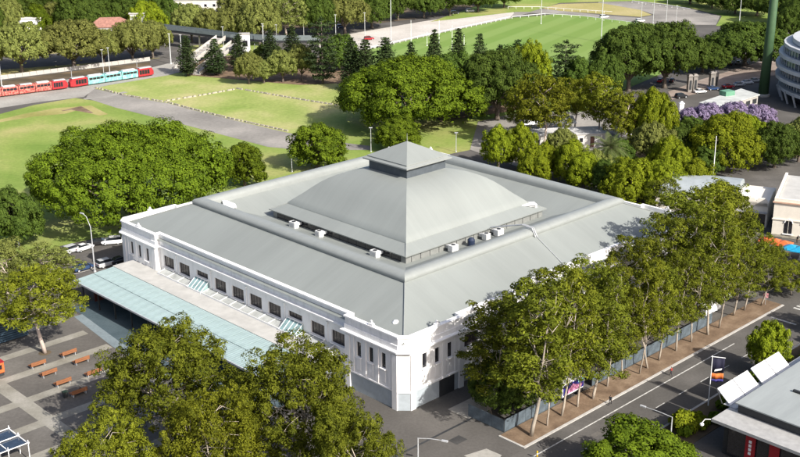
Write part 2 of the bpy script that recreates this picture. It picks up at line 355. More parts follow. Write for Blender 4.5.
# street
sheet('street', slocal((-140, -61.3), (-38, -61.3), (20, -61.3), (36, -60.0), (52, -52), (60, -30), (78, -34), (78, -56), (66, -71.8), (-140, -71.8)), 0.02, ROADM)
sheet('parking_edge_line', slocal((-60, -63.7), (18, -63.7), (18, -63.48), (-60, -63.48)), 0.03, PAINT)
for k in range(12):
    u = -44 + k * 6.4
    sheet('lane_dash', slocal((u, -67.6), (u + 2.4, -67.6), (u + 2.4, -67.45), (u, -67.45)), 0.03, PAINT)
sheet('stop_line', slocal((33, -62.2), (33.5, -62.2), (33.5, -67.2), (33, -67.2)), 0.03, PAINT)
for k in range(5):
    sheet('zebra_stripe', slocal((40 + k * 1.3, -63), (40.65 + k * 1.3, -63), (40.65 + k * 1.3, -66.6), (40 + k * 1.3, -66.6)), 0.03, PAINT)
for (u0, u1, v0, v1, nm, m_) in ((-35.8, 40, -60.8, -56.2, 'mulch_verge', MULCH), (-60, 70, -77.6, -72.1, 'planted_verge', SOIL)):
    o = MB().box(u0, u1, v0, v1, 0, 0.12).build(nm, m_, None, HC, HTH); tag(o, kind='structure')
def kerb(u0, u1, v0, v1): tag(MB().box(u0, u1, v0, v1, 0.0, 0.14).build('kerb', KERB, None, HC, HTH), kind='structure')
kerb(-36.2, 40, -61.25, -60.82); kerb(-36.2, -35.82, -60.8, -56.2); kerb(-60, 70, -72.08, -71.7)
sheet('painted_shadow', slocal((-62, -49.8), (-33, -49.8), (-33, -49.4), (-62, -49.4)), 0.03, DARKM)
kerb(-32.9, -32.5, -49.7, -49.45); kerb(-33, 44, -49.75, -49.45)
sheet('footpath', slocal((-35.4, -49.4), (60, -49.4), (60, -45), (-35.4, -45)), 0.03, CPATH)
sheet('sand_patch', strip_pts(spx((478, 462), (494, 452)), [2.6, 1.4]), 0.024, CPATH)
for k in range(16):
    u = random.uniform(-60, 40); v = random.choice((random.uniform(-71, -62), random.uniform(-71, -62), random.uniform(-60, -47) if u < -40 else -66)); a_, b_ = random.uniform(0.6, 3.2), random.uniform(0.4, 1.1)
    sheet('asphalt_patch', [W(u - a_, v - b_), W(u + a_, v - b_), W(u + a_, v + b_), W(u - a_, v + b_)], 0.0245 + 0.0002 * k, (ASPH, PAVE, DARKASPH)[k % 3])
for u, v in ((-47, -55), (-39, -66), (-12, -69), (9, -65.5), (-52, -44)):
    sheet('manhole_cover', [W(u + 0.38 * math.cos(t), v + 0.38 * math.sin(t)) for t in [i * 0.5236 for i in range(12)]], 0.034, DARKM)
sheet('rear_lane', slocal((-140, -88), (60, -88), (60, -77.7), (-140, -77.7)), 0.016, ROADM)

# ------------------------------------------------------------------ the exhibition hall
A0, M0, PAV = 41.14, 40.14, 27.7
hall = thing('exhibition_hall', 'huge square white exhibition hall with grey hipped roof, dome and lantern', 'building', HC, HTH)
def outline(o):
    A, M, p, c = A0 + o, M0 + o, PAV - o, 1.3 + 0.586 * o
    side = [(-(A - c), -A), (-p, -A), (-p, -M), (p, -M), (p, -A), (A - c, -A)]
    pts = []
    for k in range(4):
        a = k * math.pi / 2; ca, sa = round(math.cos(a)), round(math.sin(a))
        pts += [(x * ca - y * sa, x * sa + y * ca) for x, y in side]
    return pts
def belt(name, prof, m):
    mb = MB(); mb.loft([[(x, y, z) for x, y in outline(o)] for o, z in prof], cap=False)
    return mb.build(name, m, hall)
belt('plinth', [(0.0, 0.0), (0.0, 3.0)], PLINTH)
belt('string_course', [(0.0, 3.0), (0.16, 3.02), (0.16, 3.26), (0.0, 3.32)], WHITE)
belt('cornice', [(0.0, 9.42), (0.16, 9.46), (0.18, 9.66), (0.50, 9.82), (0.62, 9.9), (0.62, 10.12), (0.10, 10.24)], WHITE)
belt('parapet', [(0.10, 10.24), (0.10, 11.0), (-0.02, 11.05), (-0.02, 12.15), (0.18, 12.22), (0.18, 12.5), (-0.55, 12.55), (-0.55, 11.0)], WHITE)

def wall_grid(s0, s1, z0, z1, openings, recess):
    """a wall face at y=0 (outside is -y) with recessed openings, one connected mesh"""
    ss = sorted({s0, s1, *[o[0] for o in openings], *[o[1] for o in openings]})
    zs = sorted({z0, z1, *[o[2] for o in openings], *[o[3] for o in openings]})
    mb = MB(); idx = {}
    def V(p):
        if p not in idx: idx[p] = len(mb.v); mb.v.append(p)
        return idx[p]
    for i in range(len(ss) - 1):
        for j in range(len(zs) - 1):
            a, b, c, d = ss[i], ss[i + 1], zs[j], zs[j + 1]
            if any(o[0] <= a and b <= o[1] and o[2] <= c and d <= o[3] for o in openings): continue
            mb.f.append((V((a, 0, c)), V((b, 0, c)), V((b, 0, d)), V((a, 0, d)))); mb.mi.append(0)
    for a, b, c, d in openings:
        q = [(a, 0, c), (b, 0, c), (b, 0, d), (a, 0, d)]; r = [(x, recess, z) for x, _, z in q]
        for i in range(4):
            mb.f.append((V(q[i]), V(r[i]), V(r[(i + 1) % 4]), V(q[(i + 1) % 4]))); mb.mi.append(0)
        mb.f.append(tuple(V(p) for p in r)); mb.mi.append(0)
    return mb
BIGW = [(-24.9, 3.5, 6.0, 8.3), (-19.6, 3.5, 6.0, 8.3), (-13.7, 3.7, 7.15, 8.3), (-8.0, 3.5, 6.0, 8.3), (-2.63, 3.5, 6.0, 8.3)]
BIGW = BIGW + [(-s, w, a, b) for s, w, a, b in reversed(BIGW)]
mid_open = [(round(s - w / 2, 3), round(s + w / 2, 3), a, b) for s, w, a, b in BIGW]
mid_me = wall_grid(-PAV, PAV, 3.3, 9.45, mid_open, 0.35).mesh('middle_wall', WHITE)
PW = [30.9, 33.75, 36.6]                                     # window centres in a pavilion
pav_open = []
for s in PW:
    pav_open += [(s - 0.52, s + 0.52, 6.2, 8.8)]
pav_me = wall_grid(PAV, A0 - 1.3, 3.3, 9.45, pav_open, 0.35)
# return wall to the middle and the chamfer
pav_me.add([(PAV, 0, 3.3), (PAV, 1.0, 3.3), (PAV, 1.0, 9.45), (PAV, 0, 9.45)], [(3, 2, 1, 0)])
pav_me.add([(A0 - 1.3, 0, 3.3), (A0, 1.3, 3.3), (A0, 1.3, 9.45), (A0 - 1.3, 0, 9.45)], [(0, 1, 2, 3)])
pav_r = pav_me.mesh('pavilion_wall', WHITE)
mir = MB(); mir.v = [(-x, y, z) for x, y, z in pav_me.v]; mir.f = [tuple(reversed(f)) for f in pav_me.f]; mir.mi = pav_me.mi
pav_l = mir.mesh('pavilion_wall', WHITE)
def framed_window(w, h, bars, rails, glass):
    """returns meshes (frame, pane, sill) centred on s=0, base z=0, outside -y"""
    t = 0.09
    fr = MB(); fr.loft([[(-w / 2, -0.04, 0), (w / 2, -0.04, 0), (w / 2, -0.04, h), (-w / 2, -0.04, h)], [(-w / 2 + t, -0.04, t), (w / 2 - t, -0.04, t), (w / 2 - t, -0.04, h - t), (-w / 2 + t, -0.04, h - t)],
             [(-w / 2 + t, 0.03, t), (w / 2 - t, 0.03, t), (w / 2 - t, 0.03, h - t), (-w / 2 + t, 0.03, h - t)]], cap=False)
    pane = MB().box(-w / 2 + 0.02, w / 2 - 0.02, 0.0, 0.03, 0.02, h - 0.02)
    bar = MB().box(-0.03, 0.03, -0.035, 0.0, t, h - t)
    sill = MB().box(-w / 2 - 0.12, w / 2 + 0.12, -0.34, 0.0, -0.14, 0.0)
    return fr.mesh('window', DARKM), pane.mesh('pane', glass), sill.mesh('sill', WHITE), bar.mesh('glazing_bar', DARKM), bars
WM = {}
def window(par, s, z0, w, h, d, rz, glass, bars=2):
    k = (w, round(h, 2), glass.name)
    if k not in WM: WM[k] = framed_window(w, h, bars, 0, glass)
    f, p, si, b, nb = WM[k]
    q = Matrix.Rotation(rz, 3, 'Z') @ Vector((s, -d + 0.30, z0))
    o = put('window', f, par, q, rz); put('pane', p, o)
    q2 = put('sill', si, o); q2.location = (0, -0.30, 0)
    for i in range(bars): put('glazing_bar', b, o, (-w / 2 + w * (i + 1) / (bars + 1), 0, 0))
PILM = MB().box(-0.34, 0.34, -0.12, 0.0, 3.34, 9.42).mesh('pilaster', WHITE)
PIER = MB().box(-0.55, 0.55, -0.22, 0.0, 0.0, 9.40).mesh('corner_pier', WHITE)
PANEL = MB().add([(-0.55, 0, 3.75), (0.55, 0, 3.75), (0.55, 0, 5.85), (-0.55, 0, 5.85), (-0.42, -0.07, 3.9), (0.42, -0.07, 3.9), (0.42, -0.07, 5.7), (-0.42, -0.07, 5.7)],
     [(0, 1, 5, 4), (1, 2, 6, 5), (2, 3, 7, 6), (3, 0, 4, 7), (4, 5, 6, 7)]).mesh('apron_panel', WHITE)
FIN = MB().loft([[(-0.5, -0.3, 0), (0.5, -0.3, 0), (0.5, 0.3, 0), (-0.5, 0.3, 0)], [(-0.45, -0.25, 0.35), (0.45, -0.25, 0.35), (0.45, 0.25, 0.35), (-0.45, 0.25, 0.35)],
     [(-0.2, -0.15, 0.5), (0.2, -0.15, 0.5), (0.2, 0.15, 0.5), (-0.2, 0.15, 0.5)], [(-0.14, -0.12, 0.85), (0.14, -0.12, 0.85), (0.14, 0.12, 0.85), (-0.14, 0.12, 0.85)]]).mesh('finial', WHITE)
def on_side(name, me, s, d, z, rz):
    return put(name, me, hall, Matrix.Rotation(rz, 3, 'Z') @ Vector((s, -d, z)), rz)
for k in range(4):
    rz = -k * math.pi / 2                                    # 0: street side, 1: side with the canopy
    on_side('middle_wall', mid_me, 0, M0, 0, rz)
    on_side('pavilion_wall', pav_r, 0, A0, 0, rz); on_side('pavilion_wall', pav_l, 0, A0, 0, rz)
    for sg in (-1, 1):
        on_side('corner_pier', PIER, sg * 39.25, A0, 0, rz)
        on_side('corner_pier', PIER, sg * (PAV + 0.62), A0, 0, rz)
        on_side('finial', FIN, sg * 33.75, A0 - 0.2, 12.5, rz)
        for s in PW:
            if k < 2: window(hall, sg * s, 6.2, 1.04, 2.6, A0, rz, DARKGLASS, 0)
            on_side('apron_panel', PANEL, sg * s, A0 - 0.005, 0, rz)
        for s in (29.45, 32.3, 35.2, 38.1):
            on_side('pilaster', PILM, sg * s, A0, 0, rz)
    if k < 2:
        for s, w, a, b in BIGW: window(hall, s, a, w, b - a, M0, rz, WINGLASS, 3)
DPM = MB().tube([(0, -0.09, 0.0), (0, -0.09, 9.3)], 0.075, 6).mesh('downpipe', WHITE2); RWH = MB().box(-0.22, 0.22, -0.3, 0.0, 9.0, 9.38).mesh('rainwater_head', WHITE2)
for k in (0, 1):
    for s_ in (-22.2, -10.9, 0.0, 10.9, 22.2):
        q_ = on_side('downpipe', DPM, s_, M0, 0, -k * math.pi / 2); put('rainwater_head', RWH, q_)
# raised centre of the street parapet
rp = MB().loft([[(-13, -0.12, 12.3), (20, -0.12, 12.3), (20, 0.5, 12.3), (-13, 0.5, 12.3)], [(-12, -0.12, 13.4), (19, -0.12, 13.4), (19, 0.5, 13.4), (-12, 0.5, 13.4)]])
on_side('raised_parapet', rp.mesh('raised_parapet', WHITE), 0, M0, 0, 0)
gt = MB().box(-1.7, 1.7, -0.1, 0.0, 0.0, 2.9); on_side('roller_door', gt.mesh('roller_door', DARKM), -31.6, A0, 0, 0)

# roofs: one strip per side, hips stay sharp
def strips(name, prof, m, smooth=False, closed_top=False):
    mb = MB(); n = 6
    rows = [[(-h + 2 * h * i / n, -h, z) for i in range(n + 1)] for h, z in prof]
    mb.loft(rows, cap=False, closed=False)
    mb.f = [tuple(reversed(f)) for f in mb.f] if False else mb.f
    me = mb.mesh(name, m, smooth)
    return [put(name, me, hall, (0, 0, 0), -k * math.pi / 2) for k in range(4)]
CLER = mat('clerestory_panel', (0.20, 0.205, 0.195), 0.6, 0.12, 0.8)
strips('roof_slope', [(40.7, 11.35), (29.95, 15.75)], ROOF)
strips('roof_roll', [(30.2, 15.55), (30.4, 15.95), (30.35, 16.3), (30.1, 16.6), (29.6, 16.8), (28.95, 16.86), (28.3, 16.78), (27.85, 16.5), (27.65, 16.0), (27.6, 15.0)], ROLL_M, True)
strips('inner_roof', [(27.7, 15.4), (20.4, 13.0), (18.9, 12.95)], ROOF)
strips('clerestory', [(18.95, 12.0), (18.95, 14.65)], CLER)
clp = MB().box(-1.1, 1.1, -0.04, 0.0, 13.05, 14.3).mesh('clerestory_pane', DARKGLASS)
for i in range(15): on_side('clerestory_pane', clp, -16.42 + i * 2.35, 18.95, 0, -math.pi / 2)
strips('skirt_roof', [(18.9, 14.35), (19.55, 14.35), (19.6, 14.55), (16.85, 15.75)], ROOF2)
strips('dome_face', [(16.95, 15.7), (16.9, 15.95), (15.9, 16.85), (14.7, 17.85), (13.5, 19.0), (12.2, 20.15), (11.0, 21.0), (9.7, 21.72), (8.4, 22.28), (7.2, 22.66), (6.2, 22.88), (5.2, 23.02)], ROOF2, True)
strips('lantern_wall', [(5.3, 22.6), (5.3, 25.1)], BLUEWALL)
strips('lantern_eave', [(5.3, 24.95), (6.2, 24.95), (6.2, 25.2), (5.55, 25.48), (5.5, 25.6)], ROLL_M)
strips('lantern_roof', [(5.62, 25.58), (5.6, 25.68), (0.03, 28.45)], ROOF2)
HIPC = MB().tube([(0, 0, 0), (0, 0, 1.0)], 0.12, 6)
MB().tube([(0, 0, 28.4), (0, 0, 30.0)], [0.04, 0.02], 6).build('lightning_rod', STEEL, hall)
# standing seams of the big slopes' hips
for k in range(4):
    for a, b, r in (((-40.5, -40.5, 11.5), (-30.2, -30.2, 15.75), 0.10), ((-19.5, -19.5, 14.6), (-16.9, -16.9, 15.8), 0.09)):
        MB().tube([a, b], r, 6).build('hip_cap', ROLL_M, hall, (0, 0, 0), -k * math.pi / 2)
    me_c = MB().box(-0.04, 0.04, -0.06, 0.0, 12.95, 14.35).mesh('clerestory_mullion', DARKM)
    for i in range(16):
        on_side('clerestory_mullion', me_c, -17.6 + i * 2.35, 18.95, 0, -k * math.pi / 2)
# plant on the roof
ACW = mat('ac_casing', (0.62, 0.62, 0.60), 0.5, 0.12, 1.2)
def ac_unit(p, rz, w=2.1):
    o = MB().box(-w / 2, w / 2, -0.55, 0.55, 0.25, 1.4).build('air_conditioner', ACW, hall, p, rz)
    MB().box(-w / 2 + 0.1, w / 2 - 0.1, -0.5, 0.5, -0.8, 0.25).build('mounting_frame', STEEL, o)
    MB().lathe([(0.38, 1.4), (0.38, 1.48), (0.33, 1.48)], 14).build('fan_grille', DARKM, o)
    MB().box(-w / 2 + 0.15, w / 2 - 0.15, -0.58, -0.55, 0.5, 1.2).build('louvre', STEEL, o)
    d = MB().box(-0.45, 0.45, 0.55, 1.6, 0.55, 1.1).build('duct', STEEL, o)
for s in (-10.3, -2.7, 12.8):
    ac_unit((-20.7, -s, 12.95), math.radians(-90), 1.7 if s != -2.7 else 1.3)
for s in (-8.6, 0.4, 3.9):
    ac_unit((s, -20.7, 12.95), 0, 1.7 if s != 0.4 else 1.2)
CARPNAVY = mat('navy_tank', (0.02, 0.03, 0.06), 0.4)
dr = MB().lathe([(0.7, 0), (0.7, 2.0), (0.4, 2.4)], 12).build('water_tank', CARPNAVY, hall, (-4.0, -20.9, 12.2))
# louvred plant box on the skirt at the right end, tilted hatch at the left end
q = HL(528, 202, 16.0); pb = MB().box(-1.6, 1.6, -0.9, 0.9, 0, 1.3).build('plant_box', WHITE2, hall, (q.x, q.y, 14.4), math.radians(-30))
for i in range(4): MB().box(-1.3, 1.3, -0.98, -0.9, 0.25 + i * 0.25, 0.35 + i * 0.25).build('louvre_blade', DARKM, pb)
q = HL(229, 204, 15.0); hb = MB().add([(-2.0, -1.3, 0.2), (2.0, -1.3, 0.2), (2.0, 1.3, 1.1), (-2.0, 1.3, 1.1), (-2.0, -1.3, 0.0), (2.0, -1.3, 0.0), (2.0, 1.3, 0.0), (-2.0, 1.3, 0.0)],
    [(0, 1, 2, 3), (4, 5, 1, 0), (5, 6, 2, 1), (6, 7, 3, 2), (7, 4, 0, 3)]).build('roof_hatch', WHITE2, hall, (q.x, q.y, 14.7), math.radians(60))
def cowl(px, py, z):
    q = HL(px, py, z)
    o = MB().lathe([(0.45, 0), (0.45, 0.55), (0.62, 0.6), (0.6, 0.8), (0.35, 1.05), (0.08, 1.12)], 12).build('roof_vent', WHITE2, hall, (q.x, q.y, z - 0.1))
cowl(157, 223, 11.9); cowl(396, 326, 11.9)
# cable tray climbing over the roll and down the street slope
MB().tube([(2.4, -20.2, 15.0), (2.4, -28.0, 17.38), (2.6, -30.1, 17.2), (2.9, -30.8, 15.55)], 0.11, 6).build('cable_tray', STEEL, hall)
MB().tube([(2.0, -20.2, 15.0), (2.0, -28.0, 17.38), (2.2, -30.1, 17.2), (2.5, -30.8, 15.55)], 0.11, 6).build('cable_tray', STEEL, hall)
MB().tube([(2.9, -30.8, 15.5), (1.0, -40.6, 11.5)], 0.07, 5).build('roof_cable', STEEL, hall)

# ------------------------------------------------------------------ annex with terrace and teal canopy
annex = thing('entrance_annex', 'low entrance annex with cream terrace roof and teal metal canopy along the white hall', 'building', HC, HTH)
MB().box(-46.0, M0 * -1 - 0.1, -24.5, 36.0, 0, 4.95).build('annex_wall', PLINTH, annex)
MB().box(-46.05, -41.2, -24.6, 36.1, 4.96, 5.1).build('terrace', CREAM, annex)
MB().box(-41.2, -40.2, -24.6, 27.6, 4.96, 5.09).build('terrace', CREAM, annex)
MB().box(-46.3, -39.9, -24.95, -24.6, 4.4, 5.25).build('end_fascia', WHITE2, annex)
MB().box(-46.2, -40.5, -24.62, -24.55, 3.0, 4.4).build('end_glazing', DARKGLASS, annex)
# canopy: two rows of folded sheets on a beam
NP = 25; L0, L1 = -24.4, 35.8; pw = (L1 - L0) / NP
pan = []
for x0, x1, z0, z1 in ((-54.7, -50.6, 4.55, 4.78), (-50.5, -46.1, 4.8, 5.02)):
    g = 0.035; mb = MB(); n = 4; top = []; bot = []
    ys = [g + (pw - 2 * g) * i / (2 * n) for i in range(2 * n + 1)]
    ring = lambda x, z: [(x, y, z + (0.05 if i % 2 else 0.0)) for i, y in enumerate(ys)] + [(x, y, z - 0.06) for y in reversed(ys)]
    mb.loft([ring(x0, z0), ring(x1, z1)])
    pan.append(mb.mesh('roof_panel', TEAL))
for i in range(NP):
    for me in pan: put('roof_panel', me, annex, (0, L0 + i * pw, 0))
MB().box(-54.9, -54.72, L0 - 0.1, L1 + 0.1, 4.3, 4.62).build('front_gutter', STEEL, annex)
MB().box(-50.7, -50.4, L0, L1, 4.2, 4.68).build('canopy_beam', DARKM, annex)
cpm = MB().box(-0.12, 0.12, -0.12, 0.12, 0, 4.4).mesh('column', DARKM)
for i in range(11): put('column', cpm, annex, (-53.6, L0 + 1.0 + i * 5.8, 0))
gz = MB().box(-46.25, -46.03, 4.0, 33.0, 0.1, 4.2).build('glazed_front', DARKGLASS, annex)
mu = MB().box(-46.33, -46.25, -0.05, 0.05, 0.1, 4.2).mesh('mullion', TEALGLASS)
for i in range(15): put('mullion', mu, annex, (0, 4.5 + i * 2.0, 0))
MB().box(-46.34, -46.26, 4.0, 33.0, 2.0, 2.1).build('transom', TEALGLASS, annex)
MB().box(-52.0, -46.3, 33.2, 33.5, 0.0, 4.2).build('end_screen', mat('maroon_panel', (0.10, 0.03, 0.025), 0.6), annex)
MB().box(-49.6, -49.3, 30.5, 31.6, 1.0, 2.6).build('poster_stand', ORANGE, annex)
# lean-to skylights under the upper windows
GREYGLASS = mat('grey_wired_glass', (0.40, 0.41, 0.39), 0.35, 0.2, 0.8)
def lean_to(s0, s1, zt, out, name):
    x0, x1 = -M0 - 0.03, -M0 - out
    o = MB().add([(x0, s0, 5.1), (x1, s0, 5.1), (x1, s0, 5.35), (x0, s0, zt), (x0, s1, 5.1), (x1, s1, 5.1), (x1, s1, 5.35), (x0, s1, zt)],
        [(0, 1, 2, 3), (7, 6, 5, 4), (3, 2, 6, 7), (2, 1, 5, 6)]).build(name, TEALGLASS, annex) if zt > 6 else MB().add([(x0, s0, 5.1), (x1, s0, 5.1), (x1, s0, 5.2), (x0, s0, zt), (x0, s1, 5.1), (x1, s1, 5.1), (x1, s1, 5.2), (x0, s1, zt)],
        [(0, 1, 2, 3), (7, 6, 5, 4), (3, 2, 6, 7), (2, 1, 5, 6)]).build(name, GREYGLASS, annex)
    n = max(3, int((s1 - s0) / 0.85))
    n = n if zt > 6 else max(2, int((s1 - s0) / 2.6))
    for i in range(n + 1):
        y = s0 + (s1 - s0) * i / n
        MB().tube([(x1 - 0.03, y, 5.37), (x0, y, zt + 0.03)], 0.07, 4).build('glazing_bar', WHITE2, o)
    MB().box(x1 - 0.12, x1 - 0.02, s0 - 0.1, s1 + 0.1, 5.1, 5.42).build('sill', WHITE2, o)
for sg in (-1, 1): lean_to(sg * 13.7 - 2.1, sg * 13.7 + 2.1, 6.95, 2.0, 'skylight')
for a_, b_ in ((-24.0, -16.2), (-11.3, 11.3), (16.2, 26.0)): lean_to(a_, b_, 5.75, 1.9, 'low_skylight')


# ------------------------------------------------------------------ trees
def nrm(a): return a / np.maximum(np.linalg.norm(a, axis=1, keepdims=True), 1e-9)
def leaf_quads(pos, nor, size, aspect, gen):
    """one small diamond-shaped leaf spray per row"""
    n = len(pos)
    t = nrm(np.cross(nor, gen.normal(size=(n, 3)))); b = np.cross(nor, t)
    s = (size * gen.uniform(0.6, 1.25, n))[:, None]
    bend = nor * s * 0.22
    v = np.stack([pos - t * s, pos - b * s * aspect + bend, pos + t * s, pos + b * s * aspect + bend], 1)
    return v.reshape(-1, 3)
def quads_mesh(name, v, m):
    me = bpy.data.meshes.new(name); n = len(v); nf = n // 4
    me.vertices.add(n); me.vertices.foreach_set('co', np.ascontiguousarray(v, dtype=np.float32).ravel())
    me.loops.add(n); me.loops.foreach_set('vertex_index', np.arange(n, dtype=np.int32))
    me.polygons.add(nf); me.polygons.foreach_set('loop_start', np.arange(0, n, 4, dtype=np.int32))
    try: me.polygons.foreach_set('loop_total', np.full(nf, 4, dtype=np.int32))
    except Exception: pass
    me.update(calc_edges=True); me.materials.append(m)
    return me
def clumps(lobes, n, zmin, gen, keep=0.8):
    """clump centres on the outside of a union of ellipsoid lobes -> (points, outward)"""
    c = np.array([l[0] for l in lobes], float); r = np.array([l[1] for l in lobes], float)
    w = (r[:, 0] * r[:, 1]) ** 0.9; w /= w.sum()
    P = []; D = []
    got = 0
    for _ in range(60):
        k = gen.choice(len(lobes), n, p=w); d = nrm(gen.normal(size=(n, 3)))
        ok = d[:, 2] > zmin
        k, d = k[ok], d[ok]; p = c[k] + d * r[k] * gen.uniform(0.82, 1.05, (len(k), 1))
        q = (p[:, None, :] - c[None]) / r[None]
        ins = (np.linalg.norm(q, axis=2) < keep); ins[np.arange(len(k)), k] = False
        ok = ~ins.any(1); P.append(p[ok]); D.append(nrm(d[ok] / r[k[ok]])); got += ok.sum()
        if got >= n: break
    return np.concatenate(P)[:n], np.concatenate(D)[:n]
def leaves_on(P, D, cr, per, ls, aspect, gen, flat=0.8, up=0.35, rand=0.55, hang=0.0):
    n = len(P); rr = cr * gen.uniform(0.5, 1.5, n)
    idx = np.repeat(np.arange(n), per)
    q = nrm(gen.normal(size=(len(idx), 3)) + D[idx] * 0.55 + np.array([0, 0, 0.25]))
    off = q * (rr[idx] * gen.uniform(0.55, 1.0, len(idx)))[:, None]; off[:, 2] *= flat
    off[:, 2] -= hang * np.linalg.norm(off[:, :2], axis=1)
    nor = nrm(q * 0.7 + D[idx] * 0.25 + np.array([0, 0, up]) + gen.normal(size=(len(idx), 3)) * rand)
    return leaf_quads(P[idx] + off, nor, ls, aspect, gen)
def limb(mb, a, b, r0, r1, gen, seg=6, wob=0.08, n=4):
    a = np.array(a, float); b = np.array(b, float); L = np.linalg.norm(b - a)
    pts = [a + (b - a) * t + (gen.normal(size=3) * wob * L * math.sin(math.pi * t)) for t in np.linspace(0, 1, n)]
    mb.tube(pts, [r0 + (r1 - r0) * t for t in np.linspace(0, 1, n)], seg)
    return pts
PROTO = {}
def proto(key, h, w, trunk_mb, bark, leaf_v, leafm):
    rad = np.hypot(leaf_v[:, 0], leaf_v[:, 1]); w = 2 * float(np.percentile(rad, 98.5)); h = float(np.percentile(leaf_v[:, 2], 99.8))
    PROTO[key] = (h, w, trunk_mb.mesh('trunk', bark, True), quads_mesh('crown', leaf_v, leafm))

FIGL = leaf_mat('fig_leaves', (0.022, 0.044, 0.005), (0.122, 0.174, 0.011), 0.015)
FIGD = leaf_mat('dark_fig_leaves', (0.022, 0.042, 0.009), (0.078, 0.118, 0.018), 0.015)
OLVL = leaf_mat('olive_fig_leaves', (0.055, 0.070, 0.016), (0.20, 0.218, 0.055), 0.02)
GUML = leaf_mat('gum_leaves', (0.026, 0.040, 0.005), (0.138, 0.156, 0.014), 0.014, 0.1, 0.7)
GUMY = leaf_mat('yellow_gum_leaves', (0.036, 0.050, 0.006), (0.168, 0.182, 0.014), 0.012, 0.1, 0.7)
PINL = leaf_mat('pine_needles', (0.018, 0.034, 0.014), (0.050, 0.075, 0.025), 0.015, 0.1, 0.6)
PALML = leaf_mat('palm_leaves', (0.05, 0.075, 0.02), (0.13, 0.16, 0.05), 0.01, 0.2)
JACL = leaf_mat('jacaranda_flowers', (0.14, 0.11, 0.19), (0.30, 0.24, 0.36), 0.01, 0.25)
LIMEL = leaf_mat('bright_leaves', (0.045, 0.074, 0.006), (0.205, 0.245, 0.013), 0.015)

def fig_proto(key, h, w, nclump, cr, per, ls, leafm, seed, nl=9, lift=0.0):
    g = np.random.default_rng(seed); R = w / 2
    lobes = [((0, 0, h * 0.50), (R * 0.72, R * 0.72, h * 0.44))]
    for i in range(nl):
        a = 2 * math.pi * i / nl + g.uniform(-0.25, 0.25); rr = R * g.uniform(0.22, 0.36); d = R - rr * g.uniform(0.85, 1.15)
        lobes.append(((d * math.cos(a), d * math.sin(a), h * g.uniform(0.33, 0.52)), (rr * 1.15, rr * 1.15, h * g.uniform(0.24, 0.36))))
    for i in range(nl // 2 + 1):
        a = g.uniform(0, 6.28); d = R * g.uniform(0.2, 0.5); rr = R * g.uniform(0.22, 0.34)
        lobes.append(((d * math.cos(a), d * math.sin(a), h * g.uniform(0.62, 0.76)), (rr, rr, h * g.uniform(0.17, 0.26))))
    lobes = [((c[0], c[1], h * lift + c[2] * (1 - lift)), (r[0], r[1], r[2] * (1 - lift))) for c, r in lobes]
    P, D = clumps(lobes, nclump, -0.55, g)
    v = leaves_on(P, D, cr, per, ls, 0.62, g, 0.8, 0.15, 0.17)
    # inner foliage closes the crown
    k = [(c, tuple(x * 0.85 for x in r)) for c, r in lobes]
    P2, D2 = clumps(k, nclump * 2, -0.9, g, 0.7)
    v2 = leaf_quads(np.repeat(P2, 5, 0) + g.normal(size=(len(P2) * 5, 3)) * cr * 0.4, nrm(np.repeat(D2, 5, 0) + g.normal(size=(len(P2) * 5, 3)) * 0.5), ls * 1.8, 0.7, g)
    t = MB(); r0 = 0.02 * w + 0.25
    t.tube([(0, 0, -0.1), (0.05, 0.02, h * 0.06), (0, 0.1, h * 0.22)], [r0 * 1.5, r0, r0 * 0.8], 9)
    for l in lobes[1:]:
        limb(t, (0, 0, h * 0.16), (l[0][0] * 0.75, l[0][1] * 0.75, l[0][2]), r0 * 0.45, r0 * 0.12, g, 6, 0.03)
    proto(key, h, w, t, BARK, np.concatenate([v, v2]), leafm)
fig_proto('fig_big', 22, 46, 800, 1.75, 150, 0.27, FIGL, 1, 13, 0.12)
fig_proto('fig_wide', 20, 36, 540, 1.75, 140, 0.28, FIGL, 2, 11)
fig_proto('fig_dark_a', 20, 30, 430, 1.65, 120, 0.30, FIGD, 3, 10, 0.12)
fig_proto('fig_dark_b', 16, 26, 340, 1.55, 115, 0.30, FIGD, 4, 9, 0.12)
fig_proto('fig_olive_a', 15, 24, 360, 1.3, 105, 0.28, OLVL, 5, 9, 0.22)
fig_proto('fig_olive_b', 15, 20, 310, 1.25, 100, 0.27, OLVL, 6, 8, 0.15)
fig_proto('round_a', 11, 12, 230, 0.95, 120, 0.19, FIGL, 7, 7)
fig_proto('round_b', 11, 12, 230, 0.95, 120, 0.19, FIGD, 8, 7)
fig_proto('round_lime_a', 12, 13, 230, 1.0, 120, 0.19, LIMEL, 9, 7)
fig_proto('round_lime_b', 14, 22, 370, 1.3, 125, 0.23, LIMEL, 10, 9)
fig_proto('jacaranda', 8, 15, 170, 1.0, 60, 0.30, JACL, 12, 8)
fig_proto('shrub', 1.8, 2.6, 60, 0.32, 30, 0.14, FIGL, 13, 5)
fig_proto('shrub_lime', 1.8, 2.6, 60, 0.32, 30, 0.14, LIMEL, 14, 5)

